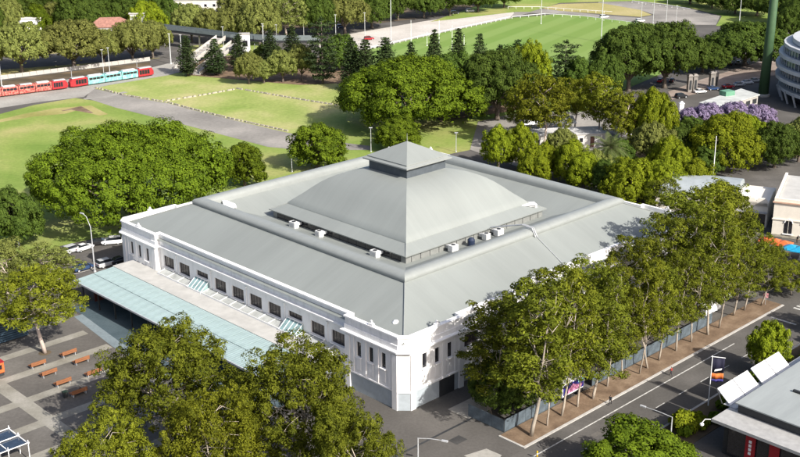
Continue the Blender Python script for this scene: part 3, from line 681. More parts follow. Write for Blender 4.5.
def gum_proto(key, h, w, nl, leafm, bark, seed, clear=0.3, per=34, ls=0.30, cr=0.95, dens=1.0, lobe=(0.2, 0.34), forks=2, thick=1.0):
    """open eucalypt: forked trunk, limbs, separate flattened foliage pads"""
    g = np.random.default_rng(seed); R = w / 2; t = MB(); r0 = thick * (0.012 * h + 0.07)
    lean = g.normal(size=2) * 0.03 * h
    fork = np.array([lean[0], lean[1], h * clear])
    limb(t, (0, 0, -0.1), fork, r0 * 1.15, r0 * 0.8, g, 8, 0.008, 5)
    heads = []
    for i in range(forks):
        a = g.uniform(0, 6.28) if i == 0 else heads[0][1] + math.pi * g.uniform(0.7, 1.3)
        e = np.array([math.cos(a) * R * g.uniform(0.15, 0.4), math.sin(a) * R * g.uniform(0.15, 0.4), h * g.uniform(0.62, 0.8)])
        pts = limb(t, fork, e, r0 * 0.7, r0 * 0.3, g, 7, 0.05, 5); heads.append((pts, a))
    lobes = []
    for i in range(nl):
        f = (i + 0.5) / nl; z = h * (clear + 0.08 + (0.93 - clear - 0.08) * f)
        prof = math.sin(math.pi * min(1.0, 0.20 + 0.80 * f)) ** 0.6 if f < 0.85 else 0.55
        a = i * 2.4 + g.uniform(-0.4, 0.4); d = R * prof * g.uniform(0.35, 0.82)
        rr = R * g.uniform(*lobe)
        c = np.array([d * math.cos(a), d * math.sin(a), z - rr * 0.3])
        lobes.append((tuple(c), (rr, rr, rr * g.uniform(0.6, 0.85))))
        hp = heads[int(g.integers(0, forks))][0]
        j = min(range(len(hp)), key=lambda q: abs(hp[q][2] - (z - 0.12 * h)))
        limb(t, hp[j], c, r0 * 0.28, r0 * 0.07, g, 5, 0.10, 4)
    n = int(dens * sum(l[1][0] * l[1][1] for l in lobes) * 2.5 / (cr * cr))
    P, D = clumps(lobes, n, -0.6, g, 0.75)
    v = leaves_on(P, D, cr, per, ls, 0.42, g, 0.75, 0.15, 0.34, 0.15)
    k = [(c, tuple(x * 0.7 for x in r)) for c, r in lobes]
    P2, D2 = clumps(k, n // 2, -0.95, g, 0.4)
    v2 = leaf_quads(np.repeat(P2, 3, 0) + g.normal(size=(len(P2) * 3, 3)) * cr * 0.4, nrm(g.normal(size=(len(P2) * 3, 3))), ls * 1.7, 0.5, g)
    proto(key, h, w, t, bark, np.concatenate([v, v2]), leafm)
for i in range(4):
    gum_proto('gum_%d' % i, 22, 10, 30, GUML if i != 2 else GUMY, GUMBARK, 20 + i, (0.28, 0.22, 0.25, 0.20)[i], per=60, ls=0.19, cr=0.75, lobe=(0.18, 0.30), thick=0.55, dens=1.0)
for i in range(3):
    gum_proto('gumwide_%d' % i, 17, 20, 62, (GUML, GUML, GUMY)[i], GUMBARK, 30 + i, 0.26, per=60, ls=0.18, cr=0.75, lobe=(0.12, 0.22), forks=3)
gum_proto('gum_mid', 16, 14, 34, OLVL, PALEBARK, 40, 0.30, per=55, ls=0.22, cr=0.85, lobe=(0.17, 0.28), forks=2)
gum_proto('gum_gold', 16, 14, 34, GUMY, PALEBARK, 42, 0.30, per=55, ls=0.22, cr=0.85, lobe=(0.17, 0.28), forks=2)
gum_proto('gum_pale', 17, 15, 34, GUMY, PALEBARK, 41, 0.36, per=60, ls=0.19, cr=0.8, lobe=(0.16, 0.27), forks=2)

def pine_proto(key, h, w, tiers, seed, spire=0.8, open_=False):
    g = np.random.default_rng(seed); t = MB(); t.tube([(0, 0, -0.1), (0, 0, h * 0.5), (0, 0, h * 0.99)], [0.35, 0.22, 0.05], 7)
    pos = []; nor = []
    for i in range(tiers):
        f = i / (tiers - 1); z = h * (0.10 + 0.88 * f)
        R = w / 2 * ((1 - f) ** spire * (0.55 + 0.45 * min(1, f * 5)) + 0.04)
        if open_ and f > 0.8: R *= 1.5
        nb = int(7 + 5 * (1 - f))
        for k in range(nb):
            a = 2 * math.pi * (k + g.uniform(-0.3, 0.3)) / nb; L = R * g.uniform(0.75, 1.15)
            tip = (L * math.cos(a), L * math.sin(a), z + (0.06 if not open_ else 0.12) * L)
            t.tube([(0, 0, z), tip], [0.05, 0.02], 4)
            m = int(10 + 26 * L / 3)
            s = np.sqrt(g.uniform(0.05, 1, m)); ww = 0.36 * (1.0 if not open_ else 1.1)
            p = np.outer(s, tip) + np.array([0, 0, z])[None] * (1 - s)[:, None] + g.normal(size=(m, 3)) * np.array([ww, ww, 0.20])
            pos.append(p); nor.append(nrm(g.normal(size=(m, 3)) * 0.5 + np.array([0.2 * math.cos(a), 0.2 * math.sin(a), 0.9])))
    proto(key, h, w, t, BARK, leaf_quads(np.concatenate(pos), np.concatenate(nor), 0.34, 0.5, g), PINL)
pine_proto('pine_a', 17, 7, 16, 50, 0.75); pine_proto('pine_b', 18, 6.5, 18, 51, 0.6); pine_proto('bunya', 17, 9.5, 11, 52, 0.35, True)
def palm_proto():
    g = np.random.default_rng(60); t = MB(); H = 7.5; t.tube([(0, 0, -0.1), (0, 0, 1.2), (0, 0, H)], [0.62, 0.5, 0.48], 10); v = []
    for k in range(44):
        a = k * 2.399; up = math.radians(75 - 105 * (k / 43)); L = g.uniform(3.6, 4.4); n = 18
        p = np.array([0, 0, H]); d = np.array([math.cos(a) * math.cos(up), math.sin(a) * math.cos(up), math.sin(up)]); pts = [p]
        for i in range(n):
            p = p + d * L / n; d = d + np.array([0, 0, -0.075]); d /= np.linalg.norm(d); pts.append(p)
        pts = np.array(pts); t.tube([tuple(pts[i]) for i in (0, 6, 12, 18)], [0.05, 0.04, 0.03, 0.015], 4)
        sd = np.array([-math.sin(a), math.cos(a), 0])
        for i in range(3, n + 1):
            for sg in (-1, 1):
                ll = 0.62 * math.sin(math.pi * (0.15 + 0.8 * i / n)) + 0.1; ax = pts[i] - pts[i - 1]; ax = ax / np.linalg.norm(ax)
                tip = pts[i] + sd * sg * ll + ax * 0.2 + np.array([0, 0, -0.18 * ll])
                v += [pts[i] - ax * 0.07, pts[i] + ax * 0.07, tip + ax * 0.03, tip - ax * 0.03]
    proto('palm', 9.5, 8.5, t, BARK, np.array(v), PALML)
palm_proto()

TREES = []
def tree_at(key, p, h, w, name, label, group=None, cat='tree', rz=None, kids=True):
    ph, pw_, tm, cm = PROTO[key]
    o = thing(name, label, cat, p, random.uniform(0, 6.28) if rz is None else rz, group)
    s = w / pw_; o.scale = (s, s, h / ph)
    put('trunk' if h > 3 else 'stem', tm, o)
    tag(put('crown' if h > 3 else 'foliage', cm, o), kind='stuff')
    if 'gum' in key: o.rotation_euler.x = random.uniform(-0.05, 0.05); o.rotation_euler.y = random.uniform(-0.05, 0.05)
    TREES.append(o)
    return o
def tree(key, bx, by, top, wpx, name, label, group=None, cat='tree', rz=None):
    """base seen at (bx,by), top on row `top`, crown wpx wide"""
    p = survey(bx, by); h = height_to(p, bx, top); w = wpx * depth_of(p) / FPX
    return tree_at(key, p, h, w, name, label, group, cat, rz)

# big figs and round trees round the hall
tree('fig_big', 134, 220, 128, 200, 'fig_tree', 'enormous spreading fig tree beside the left end of the white hall', cat='tree', rz=0.5)
tree('round_a', 245, 186, 143, 47, 'round_tree', 'small round green tree between the enormous fig and the hall roof')
tree('round_a', 318, 168, 124, 64, 'round_tree', 'round leafy tree standing at the end of the grey park path')
tree('round_a', 398, 150, 117, 50, 'round_tree', 'round green tree just behind the tip of the roof lantern')
tree('fig_wide', 412, 127, 57, 148, 'fig_tree', 'wide bright green fig tree on the lawn behind the hall dome', rz=1.2)
tree('fig_dark_a', 497, 120, 50, 92, 'fig_tree', 'tall dark green fig tree touching the bright fig behind the dome')
tree('fig_dark_b', 455, 112, 52, 70, 'fig_tree', 'dark fig tree wedged behind the bright green fig by the oval')
tree('round_lime_a', 531, 106, 40, 40, 'leafy_tree', 'upright yellow-green tree at the edge of the oval beside the conifers')
G_CON = 'dark conifers along the near edge of the oval'
for bx, by, tp, w, lb in ((411, 88, 42, 22, 'short dark conifer at the goal end of the oval'), (434, 90, 30, 22, 'dark conical conifer with a spire tip in front of the goal posts'), (458, 90, 29, 22, 'slim dark conifer next to the spire-tipped one by the goal posts'),
                         (479, 92, 34, 24, 'flat-topped dark conifer between the slim conifers by the oval'), (499, 108, 45, 24, 'columnar dark conifer rising out of the tall dark fig'), (516, 104, 40, 24, 'dark conifer standing against the yellow-green tree by the oval')):
    tree('pine_a' if bx % 2 else 'pine_b', bx, by, tp, w, 'conifer', lb, G_CON)
tree('bunya', 564, 98, 41, 34, 'bunya_pine', 'tall open-branched bunya pine against the mown oval')
tree('round_b', 577, 100, 56, 34, 'round_tree', 'dark round tree at the foot of the open-branched bunya pine')
tree('bunya', 323, 84, 18, 34, 'bunya_pine', 'dark layered bunya pine beside the lawn by the blue car park')
tree('pine_a', 352, 90, 38, 26, 'conifer', 'feathery dark conifer left of the bright fig on the lawn')
tree('pine_a', 366, 92, 40, 34, 'conifer', 'bushy dark conifer touching the bright fig on the lawn')
tree('pine_b', 386, 92, 38, 30, 'conifer', 'dark conifer whose tip shows above the bright fig')
tree('pine_b', 188, 76, 36, 22, 'conifer', 'dark conifer at the foot of the footbridge stairs')
tree('pine_a', 216, 75, 39, 26, 'conifer', 'dark conifer in front of the footbridge ramp')
tree('pine_b', 240, 71, 34, 22, 'conifer', 'dark conifer hiding the foot of the white lift tower')
tree('pine_a', 271, 66, 30, 22, 'conifer', 'dark conifer between two pale lamp posts behind the lawn')
tree('pine_a', 293, 66, 26, 24, 'conifer', 'tall dark conifer behind the row of round olive trees')
for bx, by, tp, w, lb in ((249, 84, 52, 32, 'round olive tree on the dry lawn next to the lift tower'), (264, 83, 60, 28, 'low round olive tree second along from the lift tower'), (283, 82, 50, 34, 'round olive tree third along from the lift tower'), (302, 80, 44, 32, 'taller olive tree at the end of the row by the bunya pine')):
    tree('fig_olive_b', bx, by, tp, w, 'olive_tree', lb, 'round trees along the back of the dry lawn')
tree('round_b', 268, 62, 44, 30, 'round_tree', 'dark rounded tree behind the olive trees by the lift tower')
tree('round_b', 340, 70, 34, 40, 'round_tree', 'dark rounded tree behind the layered bunya pine')
# olive figs along the parkway behind the trams
for bx, by, tp, w, lb in ((22, 72, 22, 66, 'broad olive fig behind the coral tram carriages'), (74, 68, 20, 78, 'broad olive fig behind the joint between the two trams'), (104, 64, 30, 44, 'olive fig with pale trunk behind the aqua tram'),
                         (133, 62, 20, 50, 'olive fig tree in front of the house with red tiles'), (153, 58, 21, 44, 'olive fig tree at the end of the footbridge'), (-20, 74, 26, 60, 'olive fig tree at the open end of the parkway row')):
    tree('fig_olive_a', bx, by, tp, w, 'fig_tree', lb, 'olive figs along the parkway')
# belts of trees far behind: many alike
def LAND(bx, by):
    a = 'behind the broad olive figs by the coral tram' if bx < 50 else 'beside the house with red tiles' if bx < 135 else 'in front of the large cream building' if bx < 225 else 'beyond the white lift tower' if bx < 270 else 'behind the far lamp posts' if bx < 330 else 'by the start of the oval apron' if bx < 385 else 'at the back edge of the oval apron'
    return ('in the rearmost line ' if by < 32 and bx < 330 else '') + a
FAR = 'trees of the far belt behind the parkway'
for i, (bx, by, tp, w, key) in enumerate(((4, 40, -8, 44, 'fig_olive_a'), (27, 36, -4, 46, 'round_b'), (40, 38, 4, 30, 'round_a'), (57, 34, 2, 36, 'fig_olive_b'), (82, 36, -8, 54, 'fig_dark_b'), (104, 34, 8, 26, 'round_b'), (126, 30, -8, 50, 'fig_dark_a'),
                                      (150, 34, 1, 40, 'round_lime_b'), (172, 30, -6, 34, 'fig_dark_b'), (192, 42, 4, 40, 'fig_olive_a'), (212, 44, 8, 34, 'fig_olive_b'), (232, 44, 8, 42, 'fig_olive_a'), (260, 46, -2, 46, 'fig_olive_a'),
                                      (288, 42, -8, 52, 'gum_mid'), (318, 36, -10, 46, 'fig_dark_b'), (345, 34, -8, 50, 'fig_olive_a'), (372, 28, -10, 46, 'fig_dark_b'), (398, 20, -16, 40, 'fig_dark_a'), (424, 18, -16, 40, 'fig_dark_b'), (450, 16, -20, 44, 'fig_dark_a'), (478, 12, -20, 40, 'fig_dark_b'), (504, 8, -22, 36, 'fig_dark_b'),
                                      (276, 30, -20, 50, 'fig_dark_a'), (240, 28, -18, 50, 'fig_olive_a'), (310, 24, -22, 50, 'fig_olive_a'), (60, 20, -20, 50, 'fig_dark_a'), (15, 22, -20, 50, 'fig_dark_b'), (100, 20, -18, 44, 'fig_olive_b'), (150, 18, -20, 44, 'fig_dark_b'),
                                      (-20, 45, -5, 50, 'fig_dark_a'))):
    tree(key, bx, by, tp, w, 'parkland_tree', {'fig_olive_a': 'broad olive tree in the far belt behind the parkway', 'fig_olive_b': 'rounded olive tree in the far belt behind the parkway', 'round_b': 'small dark round tree in the far belt behind the parkway', 'round_a': 'small bright green round tree behind the parkway figs',
         'fig_dark_b': 'dark green tree in the far belt behind the parkway', 'fig_dark_a': 'tall dark green tree in the far belt behind the parkway', 'round_lime_b': 'yellow-green domed tree behind the footbridge', 'gum_mid': 'tall open gum tree in the far belt beside the lamp posts'}[key].replace('in the far belt behind the parkway', LAND(bx, by)), FAR)
FARR = 'trees beyond the ring road of the oval'
for bx, by, tp, w, key in ((690, 4, -14, 40, 'fig_olive_b'), (712, 8, -12, 36, 'fig_dark_b'), (735, 14, -10, 44, 'fig_dark_a'), (757, 16, -12, 44, 'fig_dark_b'), (780, 24, -10, 50, 'fig_dark_a'), (804, 30, -8, 50, 'fig_dark_b'), (790, 40, 6, 40, 'fig_dark_b'), (800, 10, -20, 50, 'fig_dark_a'), (660, -2, -20, 30, 'fig_olive_a')):
    tree(key, bx, by, tp, w, 'parkland_tree', {'fig_olive_b': 'olive tree at the start of the belt beyond the ring road', 'fig_olive_a': 'broad olive tree far beyond the ring road', 'fig_dark_a': 'tall dark tree beyond the ring road of the oval', 'fig_dark_b': 'dark tree beyond the ring road of the oval'}[key], FARR)
# dark figs by the stadium street
tree('fig_dark_a', 628, 91, 25, 84, 'fig_tree', 'massive dark fig at the corner of the oval')
tree('fig_dark_a', 664, 88, 22, 80, 'fig_tree', 'massive dark fig above the parked cars by the gate pillars')
tree('fig_dark_b', 702, 72, 42, 56, 'fig_tree', 'low dark fig spreading over the gate pillars')
tree('fig_dark_b', 744, 66, 21, 88, 'fig_tree', 'broad dark fig behind the green floodlight mast')
tree('fig_dark_b', 603, 100, 52, 40, 'fig_tree', 'dark fig at the left shoulder of the massive fig by the oval')
# right-hand middle ground
RM = [('gum_gold', 543, 151, 74, 66, 'gum_tree', 'tall open gum with pale forked trunk in front of the pale shed'),
      ('gum_gold', 598, 142, 74, 56, 'gum_tree', 'tall olive gum beside the palm and the pale shed'),
      ('gum_gold', 574, 132, 78, 44, 'gum_tree', 'olive gum behind the pale shed'),
      ('round_lime_b', 650, 150, 88, 54, 'leafy_tree', 'domed yellow-green tree behind the palm and the brick cottage'),
      ('round_lime_a', 498, 170, 125, 36, 'leafy_tree', 'bright yellow-green tree nearest the lane behind the hall'),
      ('round_lime_a', 521, 170, 123, 34, 'leafy_tree', 'yellow-green tree with olive top next to the lane tree behind the hall'),
      ('round_lime_a', 545, 178, 142, 34, 'leafy_tree', 'low yellow-green tree between the pale shed and the hall roof'),
      ('round_lime_a', 571, 184, 139, 38, 'leafy_tree', 'yellow-green tree left of the palm behind the hall roof'),
      ('fig_olive_b', 594, 186, 150, 36, 'leafy_tree', 'olive green tree under the palm fronds'),
      ('round_b', 619, 172, 138, 34, 'leafy_tree', 'dark leafy tree just right of the palm'),
      ('fig_olive_b', 652, 168, 123, 48, 'leafy_tree', 'olive tree with bare branches beside the palm'),
      ('round_b', 680, 165, 126, 40, 'leafy_tree', 'dark tree between the umbrella tree and the olive tree'),
      ('round_lime_b', 628, 204, 157, 62, 'leafy_tree', 'bright bushy tree behind the far corner of the hall'),
      ('round_lime_b', 662, 206, 160, 62, 'leafy_tree', 'bright bushy tree between the far corner of the hall and the gums'),
      ('round_lime_b', 722, 170, 114, 78, 'umbrella_tree', 'wide umbrella-shaped yellow-green tree behind the flagpole'),
      ('round_lime_b', 742, 152, 113, 46, 'leafy_tree', 'yellow-green tree behind the umbrella tree beside the purple jacarandas'),
      ('fig_dark_b', 774, 168, 122, 58, 'leafy_tree', 'dark tree right of the umbrella tree'),
      ('fig_olive_b', 798, 162, 117, 44, 'leafy_tree', 'grey-green tree beside the dark tree below the stadium'),
      ('round_b', 690, 140, 116, 30, 'leafy_tree', 'dark tree under the purple jacarandas'),
      ('gum_gold', 524, 140, 82, 46, 'gum_tree', 'olive gum at the lane end of the pale shed'),
      ('gum_gold', 622, 150, 92, 50, 'gum_tree', 'olive gum in front of the small brick-trimmed cottage'),
      ('round_lime_a', 534, 184, 146, 36, 'leafy_tree', 'rounded yellow-green tree against the roof edge, lane side of the pale shed'),
      ('round_lime_a', 584, 190, 152, 38, 'leafy_tree', 'rounded yellow-green tree against the roof edge below the palm'),
      ('fig_olive_b', 560, 164, 128, 34, 'leafy_tree', 'olive tree standing right before the pale shed doors'),
      ('round_b', 606, 196, 160, 34, 'leafy_tree', 'dark leafy tree against the roof edge next to the bright bushy tree'),
      ('round_lime_a', 692, 204, 158, 44, 'leafy_tree', 'bright leafy tree in front of the grey barrel roof'),
      ('round_lime_b', 668, 180, 136, 46, 'leafy_tree', 'yellow-green tree between the palm and the umbrella tree'),
      ('round_b', 706, 176, 146, 36, 'leafy_tree', 'dark low tree at the foot of the umbrella tree')]
for key, bx, by, tp, w, nm, lb in RM: tree(key, bx, by, tp, w, nm, lb)
tree('palm', 608, 181, 134, 42, 'palm_tree', 'date palm with arching fronds behind the far side of the hall')
for bx, by, tp, w, lb in ((686, 130, 108, 30, 'small jacaranda in purple bloom next to the domed tree'), (706, 124, 103, 40, 'jacaranda in purple bloom in front of the white kiosk roof'), (733, 122, 102, 42, 'jacaranda in purple bloom in the middle of the row by the kiosk'), (758, 124, 104, 36, 'jacaranda in purple bloom at the foot of the green mast')):
    tree('jacaranda', bx, by, tp, w, 'jacaranda', lb, 'jacarandas in bloom')
# street gums on the mulch verge, counted from the front corner of the hall
ORD = ['first', 'second', 'third', 'fourth', 'fifth', 'sixth', 'seventh', 'eighth', 'ninth', 'tenth', 'eleventh', 'twelfth', 'thirteenth', 'fourteenth', 'fifteenth', 'sixteenth', 'seventeenth', 'eighteenth']
GS = 'gum trees in a row on the mulch verge'
SR = [(-32.7, -59.6, 25, 15.5), (-28.6, -59.3, 21, 10), (-24.6, -58.9, 22.5, 11), (-20.5, -58.8, 20, 9.5), (-16.7, -58.9, 22, 11.5), (-11.5, -57.9, 20.5, 10.5), (-6.9, -57.6, 18, 9), (-4.0, -58.9, 20, 9),
      (-1.2, -58.6, 19, 9), (2.7, -58.2, 21, 11), (8.0, -58.2, 18.5, 9.5), (13, -58.0, 20, 10.5), (17.8, -58.4, 22, 12), (21.9, -58.2, 19.5, 10.5), (28.8, -57.0, 18, 10), (32.4, -57.2, 17.5, 10), (36.8, -58.2, 11.5, 8.5)]
for i, (u, v, h, w) in enumerate(SR):
    tree_at('gum_%d' % ((i * 3 + i // 4) % 4), W(u, v, 0.1), h * (1.0, 0.88, 1.06, 0.95, 0.84)[i % 5], w * (0.95, 0.72, 0.88, 0.78)[i % 4], 'street_gum', '%s gum tree on the mulch verge counted from the front corner of the hall' % ORD[i], GS)
# second row between the fence and the wall
tree_at('gum_1', W(-31.8, -50.8), 18.5, 12.5, 'gum_tree', 'tall leaning gum beside the end of the hoarding at the front corner', None, rz=2.2)
GI = 'gum trees between the street wall of the hall and the hoarding'
for i, (key, u, v, h, w) in enumerate((('gum_3', -26.5, -50.6, 18.0, 12), ('gum_0', -18.5, -51.0, 20.5, 12.5), ('gum_1', -10.5, -51.0, 19.5, 12.5), ('gum_2', -2.0, -51.5, 17.5, 10.5), ('gum_3', 6.5, -51.0, 20, 12), ('gum_0', 13.5, -51.0, 21.5, 12.5), ('gum_1', 21.5, -50.0, 24, 14), ('gum_2', 30, -49.5, 24, 14), ('gum_3', 38.5, -48.5, 20.5, 12.5), ('gum_1', 45.5, -44, 19, 11.5))):
    tree_at(key, W(u, v), h, w, 'hall_gum', '%s gum tree close to the street wall counted from the front corner of the hall' % ORD[i], GI)
tree_at('round_b', W(-29.5, -51.0), 9.5, 10.5, 'leafy_tree', 'low dark leafy tree shading the gate by the front corner of the hall', None)
for key, u, v, h, w, lb in (('gum_2', 50, -38, 18, 12, 'gum tree at the far corner of the hall beside the white heritage building'), ('gumwide_1', 49.5, -52, 8.0, 8.5, 'spreading gum tree beside the orange and blue awnings'), ('gum_0', 49, -28, 16, 11, 'gum tree behind the far right corner of the hall'),
                         ('gum_3', 55, -31, 12, 10, 'gum tree in front of the barrel roof'), ('gumwide_2', 46, -59.5, 6.5, 9, 'low spreading gum tree at the bend of the street'), ('gumwide_0', 66, -62, 9, 11, 'low gum with drooping branches beyond the bend of the street')):
    tree_at(key, W(u, v), h, w, 'gum_tree', lb)
tree_at('gumwide_2', W(34, -74.2, 0.1), 8.0, 9.0, 'leafy_tree', 'low spreading tree at the far end of the planted verge')
tree('round_lime_a', 766, 376, 321, 44, 'leafy_tree', 'small yellow-green tree on the planted verge across the street')
tree_at('round_a', survey(642, 492), 9.5, 17, 'leafy_tree', 'bushy bright tree below the bracket street lamp', rz=0.4)
# left and front
tree_at('gum_pale', survey(45, 353), 16.0, 17.5, 'gum_tree', 'pale-trunked gum tree on the paved plaza beside the benches', rz=1.0)
tree('round_b', 18, 246, 189, 58, 'round_tree', 'dark round tree on the park edge beside the street lamp')
tree('gum_mid', 52, 292, 246, 66, 'gum_tree', 'olive gum tree overhanging the end of the teal canopy')
tree('gum_mid', 8, 300, 240, 60, 'gum_tree', 'olive gum tree behind the pale-trunked gum on the plaza')
tree('gumwide_0', 172, 448, 328, 150, 'gum_tree', 'big dense gum tree in front of the teal canopy', rz=2.0)
tree('gumwide_1', 300, 482, 349, 146, 'gum_tree', 'big gum tree with bare branches before the front corner of the hall', rz=0.3)
tree('gumwide_2', 216, 520, 396, 120, 'gum_tree', 'yellow-green gum tree growing between the two big front gums')
tree('gumwide_2', 112, 532, 424, 116, 'gum_tree', 'low yellow-green gum tree at the edge of the plaza paving')
tree('gumwide_0', 350, 540, 415, 110, 'gum_tree', 'green gum tree below the big gum with bare branches')
# shrubs on the planted verge
for i in range(26):
    u = -34 + i * 3.6 + random.uniform(-1, 1); s = random.uniform(1.0, 2.0)
    tree_at('shrub' if i % 3 else 'shrub_lime', W(u, random.uniform(-76.6, -73.2), 0.1), 1.5 * s, 2.0 * s, 'shrub', ('rounded green shrub' if i % 3 else 'yellow-green shrub') + (' on the planted verge between the flagpole and the bracket lamp' if -22 < u < -5 else ' on the planted verge below the bracket lamp' if u <= -22 else ' on the planted verge below the white screens' if u < 8 else ' on the planted verge around the small yellow-green tree' if u < 26 else ' at the far end of the planted verge'), 'shrubs on the planted verge', 'shrub')
for u, v, s in ((-15.0, -74.4, 2.2), (-12.6, -75.0, 1.6)):
    tree_at('shrub_lime', W(u, v, 0.1), 1.5 * s, 2.2 * s, 'shrub', 'large yellow-green shrub between the flagpole and the bracket lamp', 'large verge shrubs', 'shrub')

# ------------------------------------------------------------------ vehicles
GLASS_CAR = mat('car_glass', (0.02, 0.024, 0.028), 0.08, 0.1, 2.0, spec=0.7)
def carpaint(n, c): return mat('car_paint_' + n, c, 0.25, 0.04, 1.0, spec=0.6)
CARP = {'white': carpaint('white', (0.78, 0.78, 0.77)), 'black': carpaint('black', (0.02, 0.02, 0.022)), 'blue': carpaint('blue', (0.03, 0.06, 0.14)), 'red': carpaint('red', (0.30, 0.015, 0.02)), 'silver': carpaint('silver', (0.45, 0.46, 0.47)), 'sky': carpaint('sky', (0.05, 0.22, 0.42))}
LAMP_W = mat('headlight_lens', (0.7, 0.7, 0.68), 0.15, 0.05, 2.0); LAMP_R = mat('tail_light_lens', (0.35, 0.01, 0.01), 0.2, 0.05, 2.0)
def ring8(x, hw, z0, z1, c=0.12):
    return [(x, -hw + c, z0), (x, hw - c, z0), (x, hw, z0 + c), (x, hw, z1 - c), (x, hw - c, z1), (x, -hw + c, z1), (x, -hw, z1 - c), (x, -hw, z0 + c)]
CARM = {}
def car_meshes(kind, paint):
    k = (kind, paint)
    if k in CARM: return CARM[k]
    P = CARP[paint]
    if kind == 'sedan':
        body = [(-2.2, .78, .45, .95), (-2.1, .86, .3, 1.0), (-1.3, .9, .22, 1.02), (1.0, .9, .22, .98), (1.9, .86, .28, .84), (2.2, .74, .4, .72)]
        cab = [(-1.75, .68, .95, 1.02), (-1.05, .66, .95, 1.42), (.3, .66, .93, 1.44), (1.15, .7, .9, .98)]; roof = (-1.0, .28, .6, 1.42)
    elif kind == 'wagon':
        body = [(-2.25, .82, .45, 1.05), (-2.15, .9, .3, 1.1), (-1.3, .94, .25, 1.1), (1.0, .94, .25, 1.08), (1.95, .9, .3, .98), (2.25, .8, .45, .85)]
        cab = [(-2.15, .76, 1.0, 1.1), (-1.95, .74, 1.0, 1.68), (.45, .74, 1.0, 1.72), (1.25, .78, 1.0, 1.1)]; roof = (-1.92, .42, .68, 1.7)
    else:
        body = [(-2.7, .92, .45, 2.0), (-2.6, .98, .3, 2.15), (1.2, .98, .3, 2.15), (1.9, .96, .3, 1.4), (2.4, .95, .35, 1.1), (2.6, .85, .5, .9)]
        cab = [(1.0, .93, 1.25, 2.08), (1.3, .93, 1.25, 2.02), (1.85, .9, 1.25, 1.45), (1.95, .85, 1.25, 1.32)]; roof = (-2.5, 1.1, .85, 2.14)
    b = MB().loft([ring8(*s) for s in body]).mesh('body', P, False)
    g = MB().loft([ring8(x, w, a, z, 0.05) for x, w, a, z in cab]).mesh('window_band', GLASS_CAR)
    r = MB().loft([ring8(roof[0], roof[2], roof[3] - .03, roof[3] + .04, .03), ring8(roof[1], roof[2], roof[3] - .03, roof[3] + .05, .03)]).mesh('roof_panel', P)
    R = .33 if kind == 'sedan' else .37
    w = MB().add([(R * math.cos(t) * s, y, R * math.sin(t) * s) for y, s in ((-.1, 0.9), (-.1, 1), (.1, 1), (.1, .9)) for t in [2 * math.pi * i / 14 for i in range(14)]],
                 [(j * 14 + i, j * 14 + (i + 1) % 14, (j + 1) * 14 + (i + 1) % 14, (j + 1) * 14 + i) for j in range(3) for i in range(14)] + [tuple(range(14)), tuple(range(42, 56))]).mesh('wheel', BLACKM)
    rim = MB().add([(R * .62 * math.cos(t), y, R * .62 * math.sin(t)) for y in (-.115, .115) for t in [2 * math.pi * i / 10 for i in range(10)]], [(i, (i + 1) % 10, 10 + (i + 1) % 10, 10 + i) for i in range(10)] + [tuple(range(10)), tuple(range(10, 20))]).mesh('rim', STEEL)
    hl = MB().box(-.05, .05, -.2, .2, -.08, .08).mesh('headlight', LAMP_W); tl = MB().box(-.05, .05, -.16, .16, -.1, .1).mesh('tail_light', LAMP_R)
    CARM[k] = (b, g, r, w, rim, hl, tl, body, R)
    return CARM[k]
def car(kind, paint, p, heading, label, group=None, cat=None):
    b, g, r, w, rim, hl, tl, body, R = car_meshes(kind, paint)
    o = thing({'sedan': 'parked_car', 'wagon': 'parked_car', 'van': 'parked_van'}[kind], label, cat or ('van' if kind == 'van' else 'car'), (p[0], p[1], 0.03), heading, group)
    put('body', b, o); put('window_band', g, o); put('roof_panel', r, o)
    for x in (-1.35, 1.4):
        for y in (-.82, .82):
            q = put('wheel', w, o, (x, y, R)); put('rim', rim, q)
    for y in (-.55, .55):
        put('headlight', hl, o, (body[-1][0] - .02, y, body[-1][3] - .1)); put('tail_light', tl, o, (body[0][0] + .02, y, body[0][3] - .15))
    return o
AU = HTH; AV = HTH + math.pi / 2
car('wagon', 'white', survey(112, 244), AU + 2.6, 'white off-road wagon parked under the enormous fig by the hall')
car('sedan', 'white', survey(84, 250), AU + 0.1, 'white sedan parked beside the silver wagon under the enormous fig')
car('wagon', 'silver', survey(73, 252), AU + 0.1, 'silver wagon parked beside the two white cars under the fig')
car('sedan', 'black', survey(97, 245), AU + 2.7, 'black sedan parked in the shade between the white cars')
car('sedan', 'blue', survey(83, 270), AU, 'dark blue sedan waiting at the end of the teal canopy')
car('wagon', 'silver', survey(107, 266), AU, 'silver wagon beside the left end wall of the hall')
car('sedan', 'black', survey(120, 263), AU, 'black sedan tight against the left end wall of the hall')
car('wagon', 'black', survey(681, 98), 0.4, 'black four-wheel drive on the road by the gate pillars')
car('sedan', 'white', survey(700, 93), 0.2, 'white sedan on the road in front of the kiosk roof')
car('sedan', 'blue', survey(713, 90), 0.2, 'dark blue sedan between the white and the red car')
car('sedan', 'red', survey(728, 88), 0.2, 'dark red sedan behind the kiosk with the green roof box')
for i, (x, y) in enumerate(((739, 86), (747, 84), (755, 82))): car('sedan', ('silver', 'white', 'silver')[i], survey(x, y), 0.2, ('silver sedan next to the dark red one near the mast', 'white sedan between two silver ones near the mast', 'silver sedan nearest the floodlight mast')[i])
for i, (x, y) in enumerate(((730, 65), (738, 64), (746, 65), (660, 82), (672, 82))): car('sedan', ('black', 'silver', 'black', 'red', 'black')[i], survey(x, y), 1.2, ('black car under the broad dark fig, farthest from the mast', 'silver car parked under the broad dark fig', 'black car under the broad dark fig, next to the mast', 'dark red car under the massive fig', 'black car under the massive fig')[i])
car('van', 'white', W(27, -53.0), AU, 'white van parked among the gum trees behind the mulch verge')
